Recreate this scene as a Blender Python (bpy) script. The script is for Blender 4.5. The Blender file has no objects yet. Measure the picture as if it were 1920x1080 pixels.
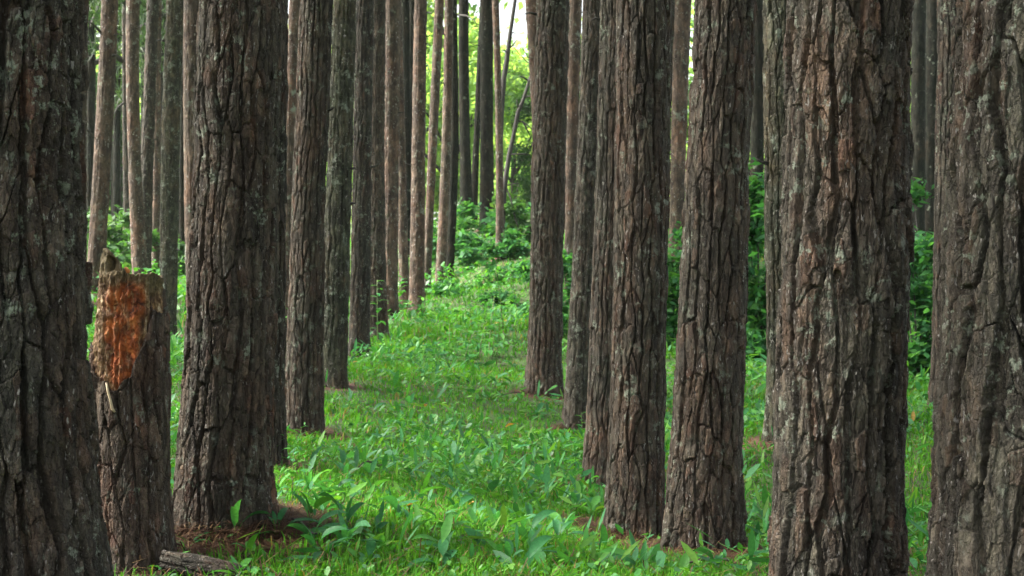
import bpy, math, random
import numpy as np
from mathutils import Vector

random.seed(7)
RNG = np.random.default_rng(11)
C = bpy.context.scene.collection
F = 2667.0            # focal length in photo pixels (1920 wide)
CAMZ = 1.25           # eye height over the datum
QUAL = 1.0            # bark mesh density

# ------------------------------------------------------------------ helpers
def xz(px, py, Y):
    return (px - 960.0) / F * Y, CAMZ + (540.0 - py) / F * Y

def link(o, parent=None):
    C.objects.link(o)
    if parent is not None:
        o.parent = parent
    return o

def tag(o, label=None, cat=None, group=None, kind=None):
    if label: o['label'] = label
    if cat: o['category'] = cat
    if group: o['group'] = group
    if kind: o['kind'] = kind
    return o

def empty(name, loc, label, cat, group=None):
    o = bpy.data.objects.new(name, None)
    o.location = loc
    o.empty_display_size = 0.1
    C.objects.link(o)
    return tag(o, label, cat, group)

def mesh_np(name, verts, faces, mats=(), attrs=None, smooth=True, mat_idx=None):
    """verts (n,3); faces (m,k) with k = 3 or 4, or a list of such arrays"""
    me = bpy.data.meshes.new(name)
    verts = np.asarray(verts, dtype=np.float32)
    if not isinstance(faces, (list, tuple)):
        faces = [faces]
    faces = [np.asarray(f, dtype=np.int32) for f in faces if len(f)]
    nl = sum(f.size for f in faces); nf = sum(len(f) for f in faces)
    me.vertices.add(len(verts)); me.vertices.foreach_set('co', verts.ravel())
    me.loops.add(nl); me.loops.foreach_set('vertex_index', np.concatenate([f.ravel() for f in faces]))
    me.polygons.add(nf)
    starts = []; s = 0
    for f in faces:
        k = f.shape[1]
        starts.append(s + np.arange(len(f)) * k); s += f.size
    me.polygons.foreach_set('loop_start', np.concatenate(starts).astype(np.int32))
    me.polygons.foreach_set('use_smooth', np.full(nf, smooth))
    if mat_idx is not None:
        me.polygons.foreach_set('material_index', np.asarray(mat_idx, dtype=np.int32))
    for k, v in (attrs or {}).items():
        a = me.attributes.new(k, 'FLOAT', 'POINT')
        a.data.foreach_set('value', np.asarray(v, dtype=np.float32))
    me.update(calc_edges=True)
    for m in mats: me.materials.append(m)
    return me

def obj(name, me, parent=None, loc=None):
    o = bpy.data.objects.new(name, me)
    if loc is not None: o.location = loc
    return link(o, parent)

def _h(ix, iy, seed):
    with np.errstate(over='ignore'):
        x = (ix.astype(np.int64) * 374761393 + iy.astype(np.int64) * 668265263 + seed * 982451653) & 0xFFFFFFFF
        x = ((x ^ (x >> 13)) * 1274126177) & 0xFFFFFFFF
        x = (x ^ (x >> 16)) & 0xFFFFFFFF
        x = ((x ^ (x >> 15)) * 2246822519) & 0xFFFFFFFF
        x = (x ^ (x >> 13)) & 0xFFFFFFFF
    return x.astype(np.float64) / 4294967296.0

def vnoise(x, y, per, seed):
    x0 = np.floor(x); y0 = np.floor(y)
    fx = x - x0; fy = y - y0
    fx = fx * fx * (3 - 2 * fx); fy = fy * fy * (3 - 2 * fy)
    ix = x0.astype(np.int64); iy = y0.astype(np.int64)
    if per:
        a = ix % per; b = (ix + 1) % per
    else:
        a = ix; b = ix + 1
    return ((_h(a, iy, seed) * (1 - fx) + _h(b, iy, seed) * fx) * (1 - fy)
            + (_h(a, iy + 1, seed) * (1 - fx) + _h(b, iy + 1, seed) * fx) * fy) * 2 - 1

def fbm(x, y, per, seed, octv=4, gain=0.5):
    r = 0; a = 1; t = 0
    for k in range(octv):
        r = r + a * vnoise(x * 2 ** k, y * 2 ** k, per * 2 ** k if per else 0, seed + 17 * k)
        t += a; a *= gain
    return r / t

def sstep(a, b, x):
    t = np.clip((x - a) / (b - a), 0, 1)
    return t * t * (3 - 2 * t)

def voro(a, b, per, seed, cw, ch, wv, wh, dv, dh, jit=0.82):
    """plates: fissure depth (0..), plate hash, offset inside the plate"""
    ia = np.floor(a).astype(np.int64); ib = np.floor(b).astype(np.int64)
    best = np.full(a.shape, 1e9); ca = np.zeros(a.shape); cb = np.zeros(a.shape)
    ga = np.zeros(a.shape, np.int64); gb = np.zeros(a.shape, np.int64)
    for i in (-1, 0, 1):
        for j in (-1, 0, 1):
            xa = ia + i; xb = ib + j
            w = xa % per
            pa = xa + 0.5 + jit * .62 * (_h(w, xb, seed) - 0.5) - a
            pb = xb + 0.5 + jit * (_h(w, xb, seed + 5) - 0.5) - b
            d = pa * pa + pb * pb
            m = d < best
            best = np.where(m, d, best); ca = np.where(m, pa, ca); cb = np.where(m, pb, cb)
            ga = np.where(m, xa, ga); gb = np.where(m, xb, gb)
    cut = np.zeros(a.shape)
    for i in (-2, -1, 0, 1, 2):
        for j in (-1, 0, 1):
            xa = ga + i; xb = gb + j
            if i == 0 and j == 0: continue
            w = xa % per
            pa = xa + 0.5 + jit * .62 * (_h(w, xb, seed) - 0.5) - a
            pb = xb + 0.5 + jit * (_h(w, xb, seed + 5) - 0.5) - b
            na = pa - ca; nb = pb - cb
            L = np.sqrt(na * na + nb * nb) + 1e-9
            na /= L; nb /= L
            e = 0.5 * ((pa + ca) * na + (pb + cb) * nb)
            ra = na / cw; rb = nb / ch
            g = np.sqrt(ra * ra + rb * rb)
            dist = e / g
            v = np.abs(ra) / g
            v = v ** 3
            # some joints hardly open, some gape
            lo = np.minimum(ga + gb * 31, xa + xb * 31); hi = np.maximum(ga + gb * 31, xa + xb * 31)
            q = _h(lo, hi, seed + 9)
            wd = (wh + (wv - wh) * v) * (0.45 + 0.9 * q)
            dp = (dh + (dv - dh) * v) * (0.35 + 0.8 * q)
            cut = np.maximum(cut, dp * (1 - sstep(0.55, 0.95, dist / wd)))
    wg = ga % per
    return cut, _h(wg, gb, seed + 21), _h(wg, gb, seed + 33), ca, cb

def terr(x, k, e=0.07):
    """flat-topped steps: the torn edges of layered bark flakes"""
    y = x * k; f = np.floor(y); r = y - f
    return (f + sstep(1 - e, 1.0, r)) / k

def bark(u, z, R, seed, cw, asp, amp, fw=1.0):
    """u in 0..1 round the trunk, z metres. Returns height (m), plate ids."""
    n1 = max(6, int(round(2 * math.pi * R / cw))); cw = 2 * math.pi * R / n1
    n1 += n1 % 2; h2 = n1 // 2
    ch = cw * asp
    a0 = u * n1; b0 = z / ch
    a = a0 + 0.34 * vnoise(a0 * 0.5, b0 * 0.8, h2, seed + 1) + 0.09 * fbm(a0 * 1.0, z / cw * 0.6, n1, seed + 2, 2) + 0.085 * fbm(a0 * 5, z / cw * 4.0, n1 * 5, seed + 12, 3)
    b = b0 + 0.45 * vnoise(a0, b0 * 0.7, n1, seed + 3) + 0.035 * fbm(a0 * 5, z / cw * 4, n1 * 5, seed + 4, 3)
    cut, p1, p2, ca, cb = voro(a, b, n1, seed, cw, ch, 0.25 * cw * fw, 0.055 * cw, 1.0, 0.6)
    open_ = 1 - np.clip(cut, 0, 1)
    n2 = n1 * 2
    a2 = u * n2 + 0.35 * fbm(u * n2, z / cw * 0.9, n2, seed + 6, 3)
    b2 = z / (ch * 0.36) + 0.35 * fbm(a0, z / ch * 1.8, n1, seed + 7, 3)
    cut2, q1, q2, ca2, cb2 = voro(a2, b2, n2, seed + 40, cw / 2, ch * 0.36, 0.075 * cw, 0.045 * cw, 1.0, 0.9)
    lay = fbm(a0 * 1.3 // 1 * 0 + a0, z / (cw * 2.2), n1, seed + 50, 4, 0.62)
    lay2 = fbm(u * n2, z / (cw * 1.1), n2, seed + 51, 4, 0.6)
    n3 = n1 * 4
    cut3, r1, r2, ca3, cb3 = voro(u * n3 + .4 * fbm(u * n3, z / cw * 2, n3, seed + 80, 2), z / (ch * 0.17) + .4 * fbm(a0, z / ch * 4, n1, seed + 81, 2), n3, seed + 82, cw / 4, ch * .17, 0.035 * cw, 0.025 * cw, 1.0, 0.9)
    h = -amp * np.minimum(cut, 1.15) + amp * 0.5 * (p2 - 0.5)
    h = h + open_ * amp * (-0.16 * cut2 * (q2 > .35) + 0.26 * (q1 - 0.5) + 0.10 * (r1 - .5) - 0.05 * cut3 * (r2 > .4) + 0.26 * terr(lay + .2 * p1, 4.5) + 0.15 * terr(lay2 + .2 * q1, 4.0)
                           + 0.10 * ((p1 - 0.5) * ca + (p2 - 0.45) * cb) + 0.2 * (q2 - .5) * ca2)
    nn = n1 * 5
    h = h + amp * (0.05 + 0.05 * open_) * fbm(u * nn, z / (cw * 0.7), nn, seed + 8, 4, 0.65)
    return h, np.clip(.55 * p1 + .3 * q1 + .15 * r1, 0, 1), np.where(p2 > .5, q1, q1 * .8)

# ------------------------------------------------------------------ materials
def newmat(name):
    m = bpy.data.materials.new(name); m.use_nodes = True
    nt = m.node_tree
    return m, nt, nt.nodes['Principled BSDF'], nt.nodes['Material Output']

def N(nt, t, **kw):
    n = nt.nodes.new(t)
    for k, v in kw.items(): setattr(n, k, v)
    return n

def ramp(nt, src, stops, interp='LINEAR'):
    r = N(nt, 'ShaderNodeValToRGB'); e = r.color_ramp
    e.interpolation = interp
    while len(e.elements) < len(stops): e.elements.new(0.5)
    for el, (p, c) in zip(e.elements, stops):
        el.position = p; el.color = (*c, 1) if len(c) == 3 else c
    nt.links.new(src, r.inputs[0]); return r.outputs[0]

def mix(nt, f, a, b, mode='MIX'):
    m = N(nt, 'ShaderNodeMix', data_type='RGBA', blend_type=mode)
    for s, v in ((0, f), (6, a), (7, b)):
        if hasattr(v, 'is_linked'): nt.links.new(v, m.inputs[s])
        elif s == 0: m.inputs[0].default_value = v
        else: m.inputs[s].default_value = (*v, 1)
    return m.outputs[2]

def noise(nt, co, scale, detail=4, rough=0.55, dist=0.0):
    n = N(nt, 'ShaderNodeTexNoise'); n.inputs['Scale'].default_value = scale
    n.inputs['Detail'].default_value = detail; n.inputs['Roughness'].default_value = rough
    n.inputs['Distortion'].default_value = dist
    nt.links.new(co, n.inputs['Vector']); return n.outputs['Fac']

def bark_mat(name, c1, c2, red, lich=0.5, fleck=0.5, bscale=1.0, spec=0.28):
    m, nt, b, out = newmat(name)
    tc = N(nt, 'ShaderNodeTexCoord'); oi = N(nt, 'ShaderNodeObjectInfo')
    off = N(nt, 'ShaderNodeVectorMath', operation='ADD')
    sc = N(nt, 'ShaderNodeVectorMath', operation='SCALE'); sc.inputs['Scale'].default_value = 37.0
    cmb = N(nt, 'ShaderNodeCombineXYZ')
    for i in range(3): nt.links.new(oi.outputs['Random'], cmb.inputs[i])
    nt.links.new(cmb.outputs[0], sc.inputs[0])
    nt.links.new(tc.outputs['Object'], off.inputs[0]); nt.links.new(sc.outputs[0], off.inputs[1])
    co = off.outputs[0]
    mp = N(nt, 'ShaderNodeMapping'); mp.inputs['Scale'].default_value = (1, 1, 0.3 if bscale == 1.0 else 0.6)
    nt.links.new(co, mp.inputs[0]); st = mp.outputs[0]
    pl = N(nt, 'ShaderNodeAttribute', attribute_name='plate').outputs['Fac']
    fl = N(nt, 'ShaderNodeAttribute', attribute_name='flake').outputs['Fac']
    col = mix(nt, pl, c1, c2)
    col = mix(nt, ramp(nt, fl, [(0.0, (0, 0, 0)), (0.80, (0, 0, 0)), (0.86, (.5, .5, .5))], 'LINEAR'), col, red)
    g = ramp(nt, noise(nt, st, 30 * bscale, 9, 0.74), [(0.30, (0.34, 0.33, 0.32)), (0.5, (0.95, 0.94, 0.92)), (0.70, (2.0, 1.95, 1.88))])
    col = mix(nt, 1.0, col, g, 'MULTIPLY')
    hue = ramp(nt, noise(nt, st, 7 * bscale, 3, 0.6), [(0.32, (0.92, 0.98, 0.90)), (0.5, (1.03, 1, .96)), (0.68, (1.22, 0.95, 0.82))])
    col = mix(nt, 1.0, col, hue, 'MULTIPLY')
    big = ramp(nt, noise(nt, st, 2.6, 3), [(0.35, (0.72, 0.74, 0.72)), (0.7, (1.25, 1.2, 1.18))])
    col = mix(nt, 1.0, col, big, 'MULTIPLY')
    mv = N(nt, 'ShaderNodeMapping'); mv.inputs['Scale'].default_value = (1, 1, 0.34)
    wv = N(nt, 'ShaderNodeTexNoise'); wv.inputs['Scale'].default_value = 22 * bscale; wv.inputs['Detail'].default_value = 4
    nt.links.new(co, wv.inputs['Vector'])
    wa = N(nt, 'ShaderNodeMixRGB', blend_type='LINEAR_LIGHT'); wa.inputs[0].default_value = 0.022 / bscale
    nt.links.new(co, wa.inputs[1]); nt.links.new(wv.outputs['Color'], wa.inputs[2]); nt.links.new(wa.outputs[0], mv.inputs[0])
    vc = N(nt, 'ShaderNodeTexVoronoi'); vc.inputs['Scale'].default_value = 44 * bscale; nt.links.new(mv.outputs[0], vc.inputs['Vector'])
    ve = N(nt, 'ShaderNodeTexVoronoi', feature='DISTANCE_TO_EDGE'); ve.inputs['Scale'].default_value = 44 * bscale; nt.links.new(mv.outputs[0], ve.inputs['Vector'])
    sepc = N(nt, 'ShaderNodeSeparateColor'); nt.links.new(vc.outputs['Color'], sepc.inputs[0])
    cellv = ramp(nt, sepc.outputs[0], [(0, (0.74, 0.72, 0.70)), (0.6, (1.0, 0.98, 0.95)), (1, (1.45, 1.38, 1.30))])
    col = mix(nt, 1.0, col, cellv, 'MULTIPLY')
    edge = ramp(nt, ve.outputs['Distance'], [(0.0, (0, 0, 0)), (0.07, (1, 1, 1))])
    # pale crustose lichen, in clumps, and fine pale flecks
    lz = ramp(nt, noise(nt, co, 5.0, 2), [(0.52 - .10 * lich, (0, 0, 0)), (0.66 - .08 * lich, (1, 1, 1))])
    ls = ramp(nt, noise(nt, co, 19 * bscale, 8, 0.72), [(0.555, (0, 0, 0)), (0.59, (.9, .9, .9))])
    lm = mix(nt, 1.0, lz, ls, 'MULTIPLY')
    col = mix(nt, lm, col, (0.20, 0.225, 0.17))
    fs = ramp(nt, noise(nt, st, 105 * bscale, 2, 0.5), [(0.665 - .04 * fleck, (0, 0, 0)), (0.70 - .04 * fleck, (1, 1, 1))])
    fs = mix(nt, 1.0, fs, ramp(nt, noise(nt, co, 9.0, 2), [(0.42, (0.05, 0.05, 0.05)), (0.62, (1, 1, 1))]), 'MULTIPLY')
    col = mix(nt, fs, col, (0.27, 0.25, 0.225))
    nt.links.new(col, b.inputs['Base Color'])
    b.inputs['Roughness'].default_value = 0.80
    b.inputs['Specular IOR Level'].default_value = spec
    bp = N(nt, 'ShaderNodeBump'); bp.inputs['Strength'].default_value = 1.0; bp.inputs['Distance'].default_value = 0.010
    hgt = N(nt, 'ShaderNodeMath', operation='ADD')
    nt.links.new(noise(nt, st, 70 * bscale, 6, 0.7, 0.4), hgt.inputs[0]); nt.links.new(noise(nt, co, 160 * bscale, 3, 0.6), hgt.inputs[1])
    h2 = N(nt, 'ShaderNodeMath', operation='MULTIPLY_ADD'); h2.inputs[1].default_value = 0.55
    nt.links.new(edge, h2.inputs[0]); nt.links.new(hgt.outputs[0], h2.inputs[2])
    h3 = N(nt, 'ShaderNodeMath', operation='MULTIPLY_ADD'); h3.inputs[1].default_value = 0.45
    nt.links.new(sepc.outputs[1], h3.inputs[0]); nt.links.new(h2.outputs[0], h3.inputs[2])
    nt.links.new(h3.outputs[0], bp.inputs['Height']); nt.links.new(bp.outputs[0], b.inputs['Normal'])
    return m

BARK = {
    'brown': bark_mat('bark_brown', (0.0290, 0.0252, 0.0203), (0.0805, 0.0700, 0.0567), (0.0693, 0.0406, 0.0294), 0.6, 0.5),
    'grey': bark_mat('bark_grey', (0.0290, 0.0259, 0.0217), (0.0924, 0.0847, 0.0714), (0.0726, 0.0448, 0.0329), 0.65, 0.8),
    'dark': bark_mat('bark_dark', (0.0251, 0.0231, 0.0196), (0.0647, 0.0595, 0.0497), (0.0627, 0.0336, 0.0238), 0.6, 0.4),
    'pink': bark_mat('bark_pink', (0.0460, 0.0340, 0.0260), (0.1050, 0.0800, 0.0650), (0.0693, 0.0406, 0.0294), 0.3, 0.9, 0.36),
    'moss': bark_mat('bark_moss', (0.0264, 0.0287, 0.0203), (0.0713, 0.0742, 0.0532), (0.0561, 0.0434, 0.0301), 1.0, 0.6, 0.6),
    'stump': bark_mat('bark_stump', (0.052, 0.041, 0.033), (0.135, 0.105, 0.086), (0.12, 0.06, 0.045), 0.8, 0.7),
    'backlit': bark_mat('bark_shade', (0.009, 0.010, 0.008), (0.018, 0.020, 0.017), (0.018, 0.014, 0.010), -0.6, -2.0, 0.36, 0.08),  # backlit shade of the far trunks put into a near-black bark colour
}

def leaf_mat(name, stops, rough=0.5, trans=0.35, spec=0.4, tcol=None):
    m, nt, b, out = newmat(name)
    t = N(nt, 'ShaderNodeAttribute', attribute_name='tint').outputs['Fac']
    col = ramp(nt, t, stops)
    oi = N(nt, 'ShaderNodeObjectInfo')
    v = ramp(nt, oi.outputs['Random'], [(0, (0.82, 0.88, 0.82)), (1, (1.2, 1.12, 1.1))])
    col = mix(nt, 1.0, col, v, 'MULTIPLY')
    tc = N(nt, 'ShaderNodeTexCoord')
    nz = ramp(nt, noise(nt, tc.outputs['Object'], 60, 3), [(0.3, (0.8, 0.8, 0.8)), (0.7, (1.2, 1.2, 1.15))])
    col = mix(nt, 1.0, col, nz, 'MULTIPLY')
    nt.links.new(col, b.inputs['Base Color'])
    b.inputs['Roughness'].default_value = rough; b.inputs['Specular IOR Level'].default_value = spec
    tr = N(nt, 'ShaderNodeBsdfTranslucent')
    tcl = mix(nt, 1.0, col, tcol or (1.5, 1.45, 0.6), 'MULTIPLY')
    nt.links.new(tcl, tr.inputs[0])
    ms = N(nt, 'ShaderNodeMixShader'); ms.inputs[0].default_value = trans
    nt.links.new(b.outputs[0], ms.inputs[1]); nt.links.new(tr.outputs[0], ms.inputs[2])
    nt.links.new(ms.outputs[0], out.inputs[0])
    return m

GRASS = leaf_mat('grass_blade', [(0, (0.034, 0.140, 0.012)), (0.5, (0.060, 0.222, 0.017)), (0.85, (0.098, 0.275, 0.022)), (1, (0.20, 0.17, 0.06))], 0.75, 0.35, 0.15)
PLANT = leaf_mat('broad_leaf', [(0, (0.026, 0.112, 0.040)), (0.45, (0.040, 0.178, 0.060)), (0.8, (0.062, 0.215, 0.034)), (1, (0.10, 0.22, 0.035))], 0.52, 0.34, 0.20)
COVER = leaf_mat('ground_cover_leaf', [(0, (0.026, 0.120, 0.030)), (0.6, (0.054, 0.225, 0.040)), (1, (0.108, 0.285, 0.028))], 0.5, 0.32)
SHRUB = leaf_mat('shrub_leaf', [(0, (0.022, 0.092, 0.038)), (0.6, (0.040, 0.150, 0.055)), (1, (0.075, 0.205, 0.042))], 0.6, 0.5, 0.2)
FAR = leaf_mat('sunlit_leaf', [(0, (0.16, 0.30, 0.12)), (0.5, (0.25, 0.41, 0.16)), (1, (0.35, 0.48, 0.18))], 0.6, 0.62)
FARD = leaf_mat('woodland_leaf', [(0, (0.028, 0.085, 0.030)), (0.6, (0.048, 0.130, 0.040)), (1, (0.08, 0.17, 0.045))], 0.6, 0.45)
NEEDLE = leaf_mat('pine_needle', [(0, (0.020, 0.055, 0.018)), (0.6, (0.035, 0.085, 0.025)), (1, (0.06, 0.11, 0.03))], 0.5, 0.3)
DEADN = leaf_mat('dead_needle', [(0, (0.045, 0.017, 0.009)), (0.6, (0.095, 0.038, 0.018)), (1, (0.20, 0.12, 0.055))], 0.7, 0.1, 0.3, (1, 1, 1))
YELLOW = leaf_mat('yellow_leaf', [(0, (0.24, 0.14, 0.03)), (1, (0.42, 0.25, 0.045))], 0.5, 0.25, 0.4, (1.2, 1.0, .6))

def simple_mat(name, stops, scale, rough=0.8, bump=0.3, dist=0.01, det=5):
    m, nt, b, out = newmat(name)
    tc = N(nt, 'ShaderNodeTexCoord')
    nz = noise(nt, tc.outputs['Object'], scale, det, 0.62, 0.3)
    nt.links.new(ramp(nt, nz, stops), b.inputs['Base Color'])
    b.inputs['Roughness'].default_value = rough
    bp = N(nt, 'ShaderNodeBump'); bp.inputs['Strength'].default_value = bump; bp.inputs['Distance'].default_value = dist
    nt.links.new(noise(nt, tc.outputs['Object'], scale * 3, 5, 0.7), bp.inputs['Height']); nt.links.new(bp.outputs[0], b.inputs['Normal'])
    return m
TWIG = simple_mat('dead_twig', [(0.3, (0.016, 0.014, 0.012)), (0.7, (0.048, 0.041, 0.034))], 30)
STEM = simple_mat('green_stem', [(0.3, (0.06, 0.12, 0.03)), (0.7, (0.14, 0.17, 0.05))], 30, 0.6)
PALE = simple_mat('pale_resin', [(0.3, (0.30, 0.22, 0.12)), (0.7, (0.55, 0.45, 0.28))], 60, 0.5)
FUNG = simple_mat('orange_fungus', [(0.3, (0.35, 0.09, 0.02)), (0.7, (0.55, 0.22, 0.05))], 60, 0.6)
MOSS = simple_mat('moss', [(0.3, (0.03, 0.06, 0.01)), (0.7, (0.10, 0.15, 0.025))], 90, 0.9, 1.0, 0.01)

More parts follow.
